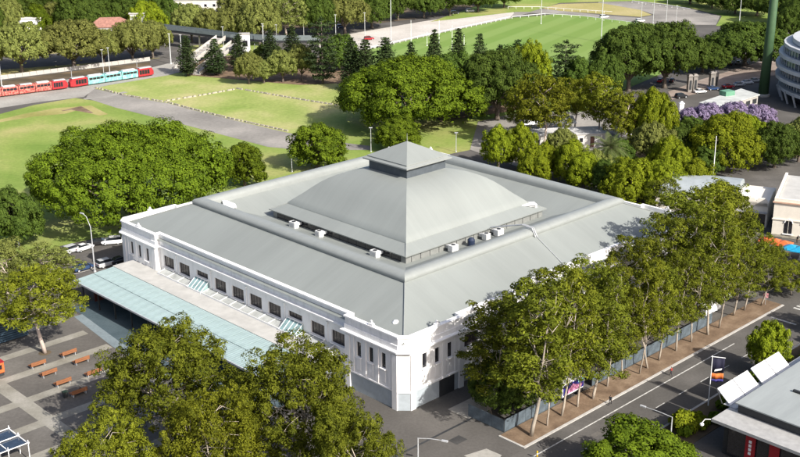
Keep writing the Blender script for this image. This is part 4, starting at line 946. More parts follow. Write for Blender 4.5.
car('wagon', 'white', W(34, -51.5), AU, 'white wagon parked among the gums near the bend of the street')
car('wagon', 'blue', survey(341, 28), 0.3, 'blue car in the car park by the oval apron'); car('wagon', 'red', survey(369, 40), 0.3, 'red car standing on the pale oval apron')
for i, (x, y) in enumerate(((300, 22), (455, 14), (470, 12), (640, 22), (604, 18))): car('wagon', ('white', 'black', 'silver', 'white', 'white')[i], survey(x, y), 0.3, ('white car among the far lamp posts', 'black car parked beyond the oval apron', 'silver car parked beyond the oval apron', 'white car on the ring road by the twin lamp posts', 'white car on the ring road by the tall oval mast')[i])

# wrapped trailer by the verge
tr = thing('trailer_truck', 'box trailer with blue and pink printed side parked behind the gum trees', 'truck', W(-18.4, -55.2), HTH)
MB().loft([ring8(-2.8, 1.1, 0.9, 3.3, 0.1), ring8(2.8, 1.1, 0.9, 3.3, 0.1)]).build('box_body', WHITE2, tr)
WR = mat('navy_print', (0.02, 0.02, 0.16), 0.4, 0.2, 2.0); PK = mat('pink_print', (0.62, 0.26, 0.42), 0.4, 0.3, 1.2)
sp_ = MB().box(-2.6, 2.6, -1.14, -1.11, 1.2, 2.9).build('side_print', WR, tr)
MB().add([(-1.7, -1.15, 1.25), (1.9, -1.15, 1.25), (2.3, -1.15, 1.9), (0.7, -1.15, 2.15), (-0.2, -1.15, 2.6), (-1.2, -1.15, 2.0)], [(0, 1, 2, 3, 4, 5)]).build('pink_figure', PK, sp_)
MB().add([(1.2, -1.152, 2.3), (2.55, -1.152, 2.1), (2.55, -1.152, 2.85), (1.0, -1.152, 2.85)], [(0, 1, 2, 3)]).build('aqua_patch', AQUA, sp_)
MB().box(-2.7, 2.7, -0.8, 0.8, 0.55, 0.9).build('chassis', DARKM, tr)
for x in (-1.6, -0.7, 1.6):
    for y in (-0.9, 0.9):
        MB().add([(x + .45 * math.cos(t), y + e, .45 + .45 * math.sin(t)) for e in (-.13, .13) for t in [2 * math.pi * i / 12 for i in range(12)]], [(i, (i + 1) % 12, 12 + (i + 1) % 12, 12 + i) for i in range(12)] + [tuple(range(12)), tuple(range(12, 24))]).build('wheel', BLACKM, tr)
MB().box(2.8, 3.9, -0.06, 0.06, 0.6, 0.75).build('drawbar', DARKM, tr)

# trams
def tram(p0, p1, wraps, name_label):
    d = (p1 - p0); L = d.length; rz = math.atan2(d.y, d.x)
    o = thing('tram', name_label, 'tram', p0, rz)
    n = len(wraps); m = L / n
    for i, wm in enumerate(wraps):
        x0, x1 = i * m + 0.12, (i + 1) * m - 0.12
        rings = [ring8(x0, 1.3, 0.35, 3.3, 0.25), ring8(x1, 1.3, 0.35, 3.3, 0.25)]
        if i == 0: rings = [ring8(x0, 0.9, 0.5, 2.2, 0.3), ring8(x0 + 0.7, 1.2, 0.35, 3.1, 0.3), ring8(x0 + 1.6, 1.3, 0.35, 3.3, 0.25)] + rings[1:]
        if i == n - 1: rings = rings[:1] + [ring8(x1 - 1.6, 1.3, 0.35, 3.3, 0.25), ring8(x1 - 0.7, 1.2, 0.35, 3.1, 0.3), ring8(x1, 0.9, 0.5, 2.2, 0.3)]
        c = MB().loft(rings).build('carriage', wm, o)
        end = i in (0, n - 1)
        for sy in (-1, 1):
            a, b = x0 + (1.9 if i == 0 else 0.4), x1 - (1.9 if i == n - 1 else 0.4); k = 4
            for q in range(k):
                xa, xb = a + (b - a) * q / k + 0.06, a + (b - a) * (q + 1) / k - 0.06
                MB().box(xa, xb, sy * 1.3 - 0.02, sy * 1.3 + 0.02, 1.2 if end else 2.0, 2.8).build('window', DARKGLASS, c)
        if end:
            xs = (x0 - 0.02, x0 + 0.75) if i == 0 else (x1 + 0.02, x1 - 0.75)
            MB().add([(xs[0], -0.85, 1.3), (xs[0], 0.85, 1.3), (xs[1], 1.15, 2.85), (xs[1], -1.15, 2.85)], [(0, 1, 2, 3)]).build('windscreen', DARKGLASS, c)
        MB().box(x0 + 0.8, x1 - 0.8, -0.8, 0.8, 3.28, 3.62).build('roof_unit', WHITE2 if i % 2 else STEEL, c)
        if i < n - 1: MB().box(x1 - 0.02, x1 + 0.26, -1.1, 1.1, 0.5, 3.1).build('gangway_bellows', BLACKM, o)
        MB().box((x0 + x1) / 2 - 1.2, (x0 + x1) / 2 + 1.2, -1.0, 1.0, 0.08, 0.42).build('bogie', BLACKM, c)
    return o
T0, T1, T2, T3 = survey(-52, 103.5), survey(67.8, 88.3), survey(69.4, 88.1), survey(153, 75.2)
TR = mat('tram_red', (0.36, 0.03, 0.035), 0.35, 0.1, 1.0)
tram(T0, T1, [TR, CORAL, CORAL, CORAL, CORAL, CORAL, TR][:7], 'coral red wrapped tram on the reserve beside the park')
tram(T2, T3, [TR, AQUA, AQUA, AQUA, TR], 'tram with aqua wrapped middle and red ends behind the dry lawn')
d_ = (T3 - T0).normalized(); n_ = Vector((-d_.y, d_.x, 0))
for k in (-0.72, 0.72):
    a = T0 - d_ * 40 + n_ * k; b = T3 + d_ * 40 + n_ * k
    sheet('tram_rail', strip_pts([a, b], 0.08), 0.05, STEEL)
WIREP = []
for i in range(6):
    q = T0 + d_ * (20 + i * 26) + n_ * 3.4
    o_ = thing('tram_line_pole', ('first', 'second', 'third', 'fourth', 'fifth', 'sixth')[i] + ' overhead line pole along the tram track, counted from the coral tram', 'pole', q, math.atan2(d_.y, d_.x), 'overhead line poles of the tram track')
    MB().tube([(0, 0, 0), (0, 0, 6.4)], [0.11, 0.08], 7).build('post', STEEL, o_)
    MB().tube([(0, 0, 5.9), (0, -3.6, 6.1)], 0.05, 5).build('bracket', STEEL, o_)
wr_ = thing('overhead_wire', 'thin overhead wire above the tram track', 'wire', (0, 0, 0))
a_, b_ = T0 - d_ * 30, T3 + d_ * 30
MB().tube([(a_.x, a_.y, 5.6), (b_.x, b_.y, 5.6)], 0.03, 4).build('contact_wire', DARKM, wr_)
bl = thing('parkway_barrier', 'long pale concrete barrier between the tram reserve and the parkway', 'barrier', (0, 0, 0))
bw0, bw1 = survey(-60, 87), survey(150, 60.5); dd = (bw1 - bw0); nseg = 30; rzb = math.atan2(dd.y, dd.x); sl_ = dd.length / nseg
bm = MB().loft([[(0.04, -0.3, 0), (0.04, 0.3, 0), (0.04, 0.15, 1.5), (0.04, -0.15, 1.5)], [(sl_ - 0.04, -0.3, 0), (sl_ - 0.04, 0.3, 0), (sl_ - 0.04, 0.15, 1.5), (sl_ - 0.04, -0.15, 1.5)]]).mesh('barrier_segment', CONC)
for i in range(nseg): put('barrier_segment', bm, bl, bw0 + dd * (i / nseg), rzb)

# ------------------------------------------------------------------ poles, lamps, masts
def pole(px, by, top, r, name, label, cat, m=STEEL, arm=None, group=None, head=True):
    p = survey(px, by); h = height_to(p, px, top)
    o = thing(name, label, cat, p, 0, group)
    MB().tube([(0, 0, 0), (0, 0, h)], [r, r * 0.6], 8).build('post', m, o)
    MB().lathe([(r * 1.9, 0), (r * 1.9, 0.25), (r, 0.35)], 8).build('base', m, o)
    if arm:
        ax, ay, az = arm
        MB().tube([(0, 0, h - 0.05), (ax * 0.5, ay * 0.5, h + az * 0.8), (ax, ay, h + az)], [r * 0.5, r * 0.45, r * 0.4], 6).build('bracket', m, o)
        d = Vector((ax, ay, 0)).normalized()
        MB().box(-0.45, 0.45, -0.16, 0.16, -0.1, 0.08).build('lamp_head', m, o, (ax + d.x * 0.3, ay + d.y * 0.3, h + az), math.atan2(ay, ax))
    elif head:
        MB().box(-0.5, 0.5, -0.18, 0.18, 0, 0.18).build('lamp_head', m, o, (0, 0, h))
    return o
PALEPOLE = mat('pale_pole_paint', (0.50, 0.51, 0.50), 0.5, 0.08, 1.0)
FP = 'tall slim poles around the oval and tram stop'
for x, b, t, r, lb in ((264, 52, 26, .16, 'pale lamp post in front of the dark conifer by the olive trees'), (277, 49, 25, .16, 'pale lamp post behind the olive trees'), (304, 40, 21, .16, 'pale lamp post behind the taller olive tree'), (336, 44, 15, .2, 'pale pole next to the blue car'), (365, 40, 13, .2, 'pale pole next to the red car'),
                     (391, 40, -25, .3, 'very tall slim floodlight pole on the pale oval apron'), (541, 24, -10, .28, 'tall slim pole at the far goal end of the oval'), (601, 42, -30, .3, 'very tall slim pole standing in the mown oval'), (641, 23, 3, .2, 'left-hand pole of the twin poles on the ring road'), (653, 23, -2, .2, 'taller pole of the twin poles on the ring road'), (666, 23, -4, .22, 'pole beside the twin poles on the ring road'), (676, 21, 6, .16, 'short pole beyond the ring road'),
                     (739, 26, -12, .3, 'tall pale pole above the broad dark fig'), (171, 64, 34, .35, 'white column under the footbridge next to the olive fig'), (182, 62, 35, .3, 'white column under the footbridge beside the conifer'), (264, 60, 24, .25, 'white mast beside the lift tower'), (224, 55, 27, .2, 'short white mast on the footbridge ramp'), (2, 86, 60, .2, 'lamp post by the barrier behind the coral tram'), (110, 74, 48, .2, 'lamp post by the barrier behind the aqua tram'), (104, 76, 50, .14, 'thin lamp post by the barrier behind the aqua tram')):
    pole(x, b, t, r * 0.7, 'lamp_post', lb, 'pole', PALEPOLE, None, FP)
pole(95, 272, 227, .16, 'street_lamp', 'steel street lamp with a long raised arm beside the parked cars', 'street lamp', STEEL, (-1.6, 1.0, 2.6))
pole(19, 247, 219, .14, 'street_lamp', 'steel street lamp beside the dark round tree at the park edge', 'street lamp', STEEL)
pole(670, 445, 417, .13, 'street_lamp', 'street lamp with long bracket arm leaning over the street', 'street lamp', STEEL, (-3.4, 2.8, 0.2))
pole(418, 470, 438, .12, 'street_lamp', 'street lamp with bracket arm on the forecourt before the hall', 'street lamp', STEEL, (3.4, -1.3, 0.3))
pole(312, 140, 127, .1, 'street_lamp', 'thin lamp post beside the round tree at the path', 'street lamp', STEEL)
pole(371, 152, 128, .12, 'street_lamp', 'thin lamp post on the shaded lawn behind the roof', 'street lamp', STEEL)
pole(292, 172, 151, .12, 'street_lamp', 'thin lamp post left of the round tree by the roof edge', 'street lamp', STEEL)
pole(456, 152, 133, .12, 'street_lamp', 'thin lamp post on the lane behind the hall', 'street lamp', STEEL)
pole(712, 188, 136, .14, 'flagpole', 'bare white flagpole on the barrel-roofed building', 'flagpole', WHITE2, None, None, False)
# goal posts
for i, (x, b, t) in enumerate(((411, 47, 20), (427, 46, 32), (439, 47, 20), (452, 52, 25), (464, 46, 34))):
    pole(x, b, t, .12, 'goal_post', ('tall', 'short', 'tall', 'tall', 'short')[i] + ' white goal post at the near end of the oval', 'goal post', WHITE2, None, 'goal posts of the oval', False)
# floodlight mast
p = survey(763, 96); mast = thing('floodlight_mast', 'massive green floodlight mast beside the curved stadium stand', 'mast', p)
MB().tube([(0, 0, 0), (0.4, 0, 25), (0.9, 0, 58)], [1.75, 1.5, 1.0], 20).build('shaft', GREENM, mast, smooth=True)
MB().lathe([(2.3, 0), (2.3, 0.6), (1.9, 0.9)], 20).build('base', CONC, mast)
hd = MB().box(-7, 9, -0.5, 0.5, 56, 64).build('lamp_frame', STEEL, mast)
# club flag on its pole by the right-hand building
fp = thing('flagpole', 'white flagpole on the planted verge flying a dark and orange banner', 'flagpole', W(-5.7, -72.9, 0.1))
MB().tube([(0, 0, 0), (0, 0, 8.6)], [0.1, 0.06], 8).build('post', WHITE2, fp)
MB().tube([(-0.2, 0, 8.45), (2.0, -0.1, 8.2)], 0.05, 6).build('cross_arm', WHITE2, fp)
for nm, m_, z0, z1 in (('banner', mat('navy_cloth', (0.012, 0.012, 0.03), 0.8), 5.6, 8.1), ('banner_band', mat('orange_cloth', (0.62, 0.16, 0.04), 0.8), 4.6, 5.58), ('banner_foot', mat('violet_cloth', (0.06, 0.05, 0.22), 0.8), 4.1, 4.58)):
    rr = []
    for i in range(9):
        x = 0.12 + 1.8 * i / 8; y = 0.12 * math.sin(i * 1.3 + 1)
        rr.append([(x, y - 0.012, z0 + 0.1 * math.sin(i)), (x, y + 0.012, z0 + 0.1 * math.sin(i)), (x, y + 0.012, z1), (x, y - 0.012, z1)])
    MB().loft(rr).build(nm, m_, fp, (0, 0, 0), 0.0, True)
MB().add([(0.4, -0.2, 6.0), (1.5, -0.2, 6.2), (1.6, -0.2, 6.5), (0.5, -0.2, 6.35)], [(0, 1, 2, 3)]).build('white_chevron', WHITE2, fp)

# ------------------------------------------------------------------ plaza furniture
def bench(u, v, label):
    o = thing('timber_bench', label, 'bench', W(u, v, 0.03), HTH, 'timber benches on the plaza')
    o['group'] = 'timber benches on the plaza'
    o.scale = (1.08, 1.25, 1.15)
    for m_ in BENCH: put(m_[0], m_[1], o, m_[2])
sl1 = MB().box(-1.25, 1.25, -0.145, 0.145, -0.04, 0.04).mesh('seat_slat', TIMBER)
sl2 = MB().box(-1.25, 1.25, -0.035, 0.035, -0.145, 0.145).mesh('back_slat', TIMBER)
lg = MB().box(-0.04, 0.04, -0.36, 0.30, 0.0, 0.42).mesh('leg', STEEL); bs = MB().box(-0.03, 0.03, -0.03, 0.03, 0.0, 0.55).mesh('back_post', STEEL)
BENCH = [('seat_slat', sl1, (0, y, 0.46)) for y in (-0.16, 0.14, 0.44)] + [('back_slat', sl2, (0, -0.36, z)) for z in (0.62, 0.92)] + [('leg', lg, (x, 0.05, 0)) for x in (-1.0, 1.0)] + [('back_post', bs, (x, -0.31, 0.42)) for x in (-1.0, 1.0)]
for u, v, lb in ((-67.8, 14.6, 'timber bench on the pale paver band closest to the canopy'), (-67.7, 10.4, 'timber bench on dark paving just off the pale band, canopy side'), (-73.7, 14.3, 'timber bench nearest the pale-trunked gum, outer row'), (-74.0, 9.9, 'second bench of the outer row from the pale-trunked gum'),
                 (-74.0, 5.1, 'third bench of the outer row from the pale-trunked gum'), (-73.9, 0.1, 'timber bench with a person in dark clothes sitting on it'), (-68.6, 4.8, 'timber bench half hidden by the big dense gum')):
    bench(u, v, lb)
# wheelie bin beside the last bench
bn = thing('litter_bin', 'dark litter bin beside the bench with the sitting person', 'bin', W(-75.9, 0.8, 0.03), HTH)
MB().loft([[(-.28, -.28, 0.05), (.28, -.28, 0.05), (.28, .28, 0.05), (-.28, .28, 0.05)], [(-.36, -.36, 1.0), (.36, -.36, 1.0), (.36, .36, 1.0), (-.36, .36, 1.0)]]).build('body', DARKM, bn)
MB().box(-.4, .4, -.4, .4, 1.0, 1.1).build('lid', mat('bin_lid', (0.03, 0.05, 0.035), 0.5), bn)
# tree pit
sheet('tree_pit', [survey(45, 353) + Vector((1.1 * math.cos(t), 1.1 * math.sin(t), 0)) for t in [i * 0.5236 for i in range(12)]], 0.045, SOIL)
# glass-roofed shelter at the corner of the plaza
p = survey(1, 461); sh = thing('glass_shelter', 'glass shelter with white tubular frame on the plaza corner', 'shelter', p, HTH)
for x in (-3.0, 0, 3.0):
    for y in (-3.0, 0.0, 3.0):
        MB().tube([(x, y, 0), (x, y, 3.4)], 0.07, 8).build('post', WHITE2, sh)
    MB().tube([(x, -3.2, 2.9), (x, 3.2, 2.9)], 0.08, 6).build('rafter', WHITE2, sh)
for y in (-3.0, 0.0, 3.0): MB().tube([(-3.2, y, 2.96), (3.2, y, 2.96)], 0.08, 6).build('purlin', WHITE2, sh)
SHG = mat('blue_tinted_glass', (0.03, 0.045, 0.07), 0.1, 0.2, 1.0, spec=0.6)
for i in range(2):
    for j in range(2): MB().box(-2.9 + 3 * i, -0.1 + 3 * i, -2.9 + 3 * j, -0.1 + 3 * j, 2.78, 2.81).build('roof_pane', SHG, sh)
# blue slatted pavilion at the left, and orange kiosk
p = survey(4, 343); bp_ = thing('slatted_pavilion', 'dark blue slatted shelter wall behind the pale-trunked gum', 'pavilion', p, HTH)
MB().box(-6, 4.6, 0.1, 3.8, 0, 3.6).build('cabin', mat('navy_panel', (0.02, 0.03, 0.045), 0.6), bp_)
BSL = mat('blue_slat', (0.05, 0.085, 0.12), 0.4, 0.2, 1.0)
slm = MB().box(-6.05, 4.65, -0.08, 0.06, -0.14, 0.14).mesh('slat', BSL)
for i in range(8): put('slat', slm, bp_, (0, 0, 0.35 + i * 0.42))
MB().box(-6.3, 4.9, -0.4, 4.1, 3.62, 3.8).build('roof_panel', DARKM, bp_)
p = survey(-4, 376); ok = thing('orange_kiosk', 'orange food kiosk with dark base at the plaza edge', 'kiosk', p, HTH)
MB().loft([ring8(-1.6, 0.9, 0.5, 2.5, 0.2), ring8(1.2, 0.9, 0.5, 2.5, 0.2)]).build('body', ORANGE, ok)
MB().box(-1.2, 0.8, -0.94, -0.89, 1.3, 2.1).build('serving_hatch', DARKGLASS, ok)
MB().box(-1.5, 1.1, -0.8, 0.8, 0.1, 0.5).build('base', DARKM, ok)
MB().box(-1.7, 1.3, -1.0, 1.0, 2.5, 2.58).build('roof_panel', RED, ok)

# ------------------------------------------------------------------ hoarding and fences
hd_ = thing('hoarding_fence', 'blue-grey corrugated hoarding along the inner edge of the mulch verge', 'fence', HC, HTH)
CORR = mat('blue_grey_corrugated', (0.10, 0.125, 0.145), 0.5, 0.3, 0.7)
def corr_mesh(L, n=12):
    mb = MB(); rows = []
    for i in range(n * 2 + 1):
        x = L * i / (2 * n); y = 0.06 if i % 2 else 0.0; rows.append([(x, y, 0.05), (x, y + 0.03, 0.05), (x, y + 0.03, 2.1), (x, y, 2.1)])
    mb.loft(rows); return mb.mesh('fence_panel', CORR)
cm_ = corr_mesh(2.36)
for i in [k for k in range(24) if not -23.0 < -34.6 + k * 2.4 < -13.5]: put('fence_panel', cm_, hd_, (-34.6 + i * 2.4, -56.0, 0.0), 0)
for i in range(3): put('fence_panel', cm_, hd_, (-34.7, -48.7 - i * 2.4, 0.0), -math.pi / 2)
pm_ = MB().box(-0.05, 0.05, -0.05, 0.05, 0, 2.25).mesh('fence_post', DARKM)
for i in range(25): put('fence_post', pm_, hd_, (-34.62 + i * 2.4, -55.9, 0))
# site sheds behind the hoarding
for u, lb in ((-24.5, 'grey site shed behind the hoarding next to the front corner of the hall'), (-6, 'grey site shed behind the hoarding halfway along the street wall')):
    s_ = thing('site_shed', lb, 'shed', W(u, -46.6), HTH)
    MB().box(-3, 3, -1.2, 1.2, 0.1, 2.6).build('wall', CONC, s_); MB().box(-3.15, 3.15, -1.35, 1.35, 2.62, 2.78).build('roof', STEEL, s_)
    MB().box(-0.5, 0.5, -1.24, -1.2, 0.15, 2.2).build('door', DARKM, s_); MB().box(1.0, 2.2, -1.23, -1.2, 1.1, 1.9).build('window', DARKGLASS, s_)
bo = thing('bollard', 'yellow bollard at the street kerb near the mulch verge', 'bollard', survey(537, 459)); MB().lathe([(.12, 0), (.12, 1.2), (.08, 1.32)], 10).build('post', mat('yellow_paint', (0.65, 0.42, 0.02), 0.5), bo); MB().lathe([(.13, .8), (.13, .95)], 10).build('reflector', WHITE2, bo)
# stone edging of the lawn
def edging(pts, name_label, step=1.9):
    e = thing('stone_edging', name_label, 'edging', (0, 0, 0))
    L = spx(*pts); tot = 0
    ms = [MB().loft([[(-.55 * k, -.3, 0), (.55 * k, -.3, 0), (.55 * k, .3, 0), (-.55 * k, .3, 0)], [(-.45 * k, -.24, .5), (.5 * k, -.22, .46), (.47 * k, .25, .5), (-.5 * k, .2, .44)]]).mesh('stone', SAND) for k in (0.8, 1.1, 1.5, 1.9)]
    for a, b in zip(L, L[1:]):
        d = b - a; n = int(d.length / step)
        for i in range(n): put('stone', random.choice(ms), e, a + d * ((i + random.uniform(-.15, .15)) / n), math.atan2(d.y, d.x) + random.uniform(-.15, .15))
edging([(96, 88), (125, 95.5), (169, 103), (189, 108.5), (229, 118.5), (267, 127), (290, 132)], 'row of sandstone blocks along the edge of the grey park path')
edging([(168, 101), (205, 95), (238, 89)], 'row of sandstone blocks dividing the dry lawn, tram side')
edging([(238, 89), (290, 98), (345, 107)], 'row of sandstone blocks running to the bright fig on the lawn')

# ------------------------------------------------------------------ right-hand pavilion building at the street
rb = thing('street_building', 'dark glass street building with grey stepped roof and red banners', 'building', HC, HTH)
MB().box(-16.8, 60, -125, -82.0, 0, 5.4).build('wall', DARKM, rb)
MB().box(-18.9, 62, -127, -81.0, 5.5, 5.95).build('eave', mat('pale_eave', (0.36, 0.355, 0.345), 0.6), rb)
MB().box(-14.5, 60, -125, -82.6, 5.96, 7.3).build('upper_wall', DARKM, rb)
GR2 = mat('pale_metal_roof', (0.29, 0.31, 0.305), 0.5, 0.08, 0.3, stretch=(0.3, 2, 1))
MB().add([(-14.9, -125, 7.32), (60, -125, 7.32), (60, -82.3, 7.32), (-14.9, -82.3, 7.32), (-14.9, -125, 7.5), (60, -125, 8.2), (60, -82.3, 8.2), (-14.9, -82.3, 7.5)], [(3, 2, 1, 0), (4, 5, 6, 7), (0, 1, 5, 4), (1, 2, 6, 5), (2, 3, 7, 6), (3, 0, 4, 7)]).build('roof', GR2, rb)
MB().box(-6.2, -5.8, -94, -86.5, 7.55, 7.95).build('roof_slot', DARKM, rb)
MB().box(-13.9, 12, -82.0, -79.9, 5.96, 6.02).build('gutter_walk', STEEL, rb)
SCR = mat('white_screen', (0.80, 0.79, 0.78), 0.5, 0.03, 1.0)
for k, u in enumerate((-13.6, -9.3, -4.2, 0.1)):
    MB().add([(u, -80.9, 6.1), (u + 4.1, -80.9, 6.1), (u + 4.1, -78.6, 8.0), (u, -78.6, 8.0), (u, -80.8, 6.0), (u + 4.1, -80.8, 6.0), (u + 4.1, -78.5, 7.9), (u, -78.5, 7.9)],
             [(0, 1, 2, 3), (7, 6, 5, 4), (0, 4, 5, 1), (1, 5, 6, 2), (2, 6, 7, 3), (3, 7, 4, 0)]).build('screen_panel', SCR, rb)
for u in (-13.7, -5.05, 4.3): MB().tube([(u, -79.6, 5.9), (u, -78.5, 7.95)], 0.09, 6).build('screen_strut', DARKM, rb)
for v in (-86.6, -90.2):
    b_ = MB().box(-17.6, -17.5, v - 0.75, v + 0.75, 1.1, 5.2).build('banner', RED, rb)
    if v > -88:
        for z in (1.9, 2.5, 3.1, 3.7): MB().box(-17.64, -17.6, v - 0.2, v + 0.22, z, z + 0.42).build('white_lettering', WHITE2, b_)
lp = MB().tube([(-18.9, -80.9, 5.8), (-19.6, -80.4, 5.9), (-20.0, -80.2, 5.4)], 0.06, 6).build('lamp_arm', WHITE2, rb)
MB().lathe([(0.05, 0.35), (0.28, 0.2), (0.3, 0.0), (0.15, -0.2)], 12).build('lamp_globe', WHITE2, rb, (-20.0, -80.2, 5.1))
sheet('parking_bay_line', slocal((-30, -80), (-24, -80), (-24, -79.8), (-30, -79.8)), 0.03, PAINT)
MB().box(-17.3, -16.85, -124, -83, 0.4, 5.2).build('glazed_front', DARKGLASS, rb)

# ------------------------------------------------------------------ heritage building and barrel roof on the right
RC = math.radians(-24)
hb_o = survey(771, 236)
hb = thing('heritage_building', 'cream heritage building with arched windows and moulded parapet', 'building', hb_o, RC)
CRM = mat('cream_render', (0.72, 0.67, 0.58), 0.8, 0.06, 0.6)
def arch_opening(s, w, z0, zs, m_, par):
    n = 10; pts = [(s - w / 2, z0), (s + w / 2, z0), (s + w / 2, zs)] + [(s + w / 2 * math.cos(math.pi * i / n), zs + w / 2 * math.sin(math.pi * i / n)) for i in range(1, n)] + [(s - w / 2, zs)]
    o = MB(); o.add([(x, -0.06, z) for x, z in pts] + [(x, 0.2, z) for x, z in pts], [tuple(range(len(pts)))] + [(i, len(pts) + i, len(pts) + (i + 1) % len(pts), (i + 1) % len(pts)) for i in range(len(pts))])
    w_ = o.build('window', m_, par)
    rim = [(x * 1.0, -0.12, z) for x, z in pts]
    MB().tube(rim[2:], 0.13, 5).build('arch_moulding', WHITE, w_)
    MB().box(s - 0.04, s + 0.04, -0.1, -0.05, z0, zs + w / 2 - 0.05).build('glazing_bar', CRM, w_)
    MB().box(s - w / 2 - 0.2, s + w / 2 + 0.2, -0.3, 0.0, z0 - 0.2, z0).build('sill', WHITE, w_)
MB().box(0, 34, 0.0, 22, 0, 8.0).build('wall', CRM, hb)
MB().box(-0.15, 34.2, -0.2, 0.0, 4.0, 4.25).build('string_course', CRM, hb); MB().box(-0.1, 34, -0.12, 0.0, 0, 0.6).build('plinth', SAND, hb)
MB().box(-0.3, 34.3, -0.35, 22.3, 7.9, 8.2).build('cornice', mat('terracotta_coping', (0.52, 0.34, 0.25), 0.8), hb)
MB().box(-0.05, 34.1, -0.1, 0.5, 8.2, 8.9).build('parapet', CRM, hb); MB().box(-0.05, 0.5, 0.5, 22, 8.2, 8.9).build('parapet', CRM, hb)
MB().box(0.6, 34, 0.6, 21.8, 8.2, 8.35).build('roof', CREAM, hb)
for s in (3.4, 7.0, 10.6): arch_opening(s, 1.7, 1.0, 3.5, DARKGLASS, hb)
# lower wing with moulded parapet and barrel vault
wg = thing('barrel_roof_wing', 'low wing with grey barrel roof and scrolled cream parapet', 'building', survey(742, 226), math.radians(-24))
MB().box(-20, 5.2, 0.5, 16, 0, 5.2).build('wall', CRM, wg)
MB().box(-20.1, 5.2, 0.1, 0.5, 3.4, 3.7).build('awning', STEEL, wg)
MB().box(-14, 4.8, 0.42, 0.5, 0.2, 3.2).build('shopfront', DARKGLASS, wg)
rg = []
for i in range(13):
    t = math.pi * i / 12; rg.append((8.2 - 7.2 * math.cos(t), 5.1 + 3.2 * math.sin(t)))
MB().loft([[(x, y, z) for y, z in rg] for x in (-19.5, -2.0)]).build('barrel_roof', mat('grey_barrel', (0.30, 0.33, 0.34), 0.5, 0.1, 0.5), wg, smooth=False)
for x in (-1.0, 1.4, 3.8):
    MB().loft([[(x - 1.3, 0.3, 5.2), (x + 1.3, 0.3, 5.2), (x + 1.3, 1.1, 5.2), (x - 1.3, 1.1, 5.2)], [(x - 1.2, 0.3, 6.2), (x + 1.2, 0.3, 6.2), (x + 1.2, 1.1, 6.2), (x - 1.2, 1.1, 6.2)], [(x - 0.7, 0.4, 6.9), (x + 0.7, 0.4, 6.9), (x + 0.7, 1.0, 6.9), (x - 0.7, 1.0, 6.9)]]).build('parapet_scroll', CRM, wg)
MB().box(-2.2, 5.2, 0.3, 12, 5.2, 5.9).build('parapet', CRM, wg)
# orange and blue awnings
def umbrella(p, m_, label, w=1.9):
    o = thing('market_umbrella', label, 'umbrella', p, HTH + 0.3)
    MB().tube([(0, 0, 0), (0, 0, 2.9)], 0.05, 6).build('pole', WHITE2, o)
    MB().loft([[(-w, -w, 2.15), (w, -w, 2.15), (w, w, 2.15), (-w, w, 2.15)], [(-w, -w, 2.3), (w, -w, 2.3), (w, w, 2.3), (-w, w, 2.3)], [(-.08, -.08, 3.1), (.08, -.08, 3.1), (.08, .08, 3.1), (-.08, .08, 3.1)]]).build('canopy', m_, o)
    MB().lathe([(.4, 0), (.4, .12), (.1, .15)], 10).build('base', CONC, o)
for x, y, lb in ((766, 250, 'orange market umbrella nearest the gum trees'), (774, 252, 'orange market umbrella in the middle of the three'), (783, 254, 'orange market umbrella next to the blue ones')): umbrella(survey(x, y), ORANGE, lb, 1.7)
for x, y, lb in ((790, 258, 'bright blue market umbrella next to the orange ones'), (799, 260, 'bright blue market umbrella farther from the orange ones')): umbrella(survey(x, y), BLUE, lb, 1.8)

# ------------------------------------------------------------------ white shed, kiosk, cottages behind the hall
ws = thing('white_shed', 'long pale rendered shed with dark doorways behind the gum trees', 'building', survey(526, 150), math.radians(8))
MB().box(0, 24, 0, 8, 0, 3.9).build('wall', mat('pale_wall', (0.55, 0.53, 0.50), 0.8, 0.1, 0.6), ws); MB().box(-0.3, 24.3, -0.3, 8.3, 3.9, 4.1).build('roof', mat('pale_sheet', (0.55, 0.54, 0.53), 0.6, 0.15, 0.4), ws)
for s in (6.6, 13.0, 19.5): MB().box(s - 0.6, s + 0.6, -0.04, 0.0, 0.05, 3.2).build('door', mat('brown_door', (0.10, 0.045, 0.035), 0.6), ws)
for s in (3.4, 9.8, 16.2): MB().box(s - 0.5, s + 0.5, -0.03, 0.0, 1.6, 2.8).build('window', DARKGLASS, ws)
wk = thing('white_marquee', 'white marquee roof behind the long pale shed', 'tent', survey(548, 131), math.radians(5))
MB().loft([[(-8, -3.5, 3), (8, -3.5, 3), (8, 3.5, 3), (-8, 3.5, 3)], [(-7.5, -0.2, 4.6), (7.5, -0.2, 4.6), (7.5, 0.2, 4.6), (-7.5, 0.2, 4.6)]]).build('canopy', WHITE2, wk)
for x in (-7.6, 0, 7.6):
    for y in (-3.2, 3.2): MB().tube([(x, y, 0), (x, y, 3.05)], 0.06, 6).build('pole', STEEL, wk)
bc = thing('brick_cottage', 'small white cottage with brick trim between the palm and the domed tree', 'house', survey(632, 137), math.radians(10))
MB().box(-4, 4, 0, 5, 0, 4.2).build('wall', WHITE, bc); MB().box(-1.2, 1.0, -0.06, 0.0, 1.2, 3.2).build('brick_panel', BRICK, bc)
MB().box(-0.6, 0.4, -0.1, -0.06, 1.6, 2.8).build('window', DARKGLASS, bc); MB().loft([[(-4.3, -.3, 4.2), (4.3, -.3, 4.2), (4.3, 5.3, 4.2), (-4.3, 5.3, 4.2)], [(-2.4, 2.3, 5.9), (2.4, 2.3, 5.9), (2.4, 2.7, 5.9), (-2.4, 2.7, 5.9)]]).build('roof', BRICK, bc)
MB().box(2.6, 3.2, 3.0, 3.6, 4.2, 6.2).build('chimney', BRICK, bc)
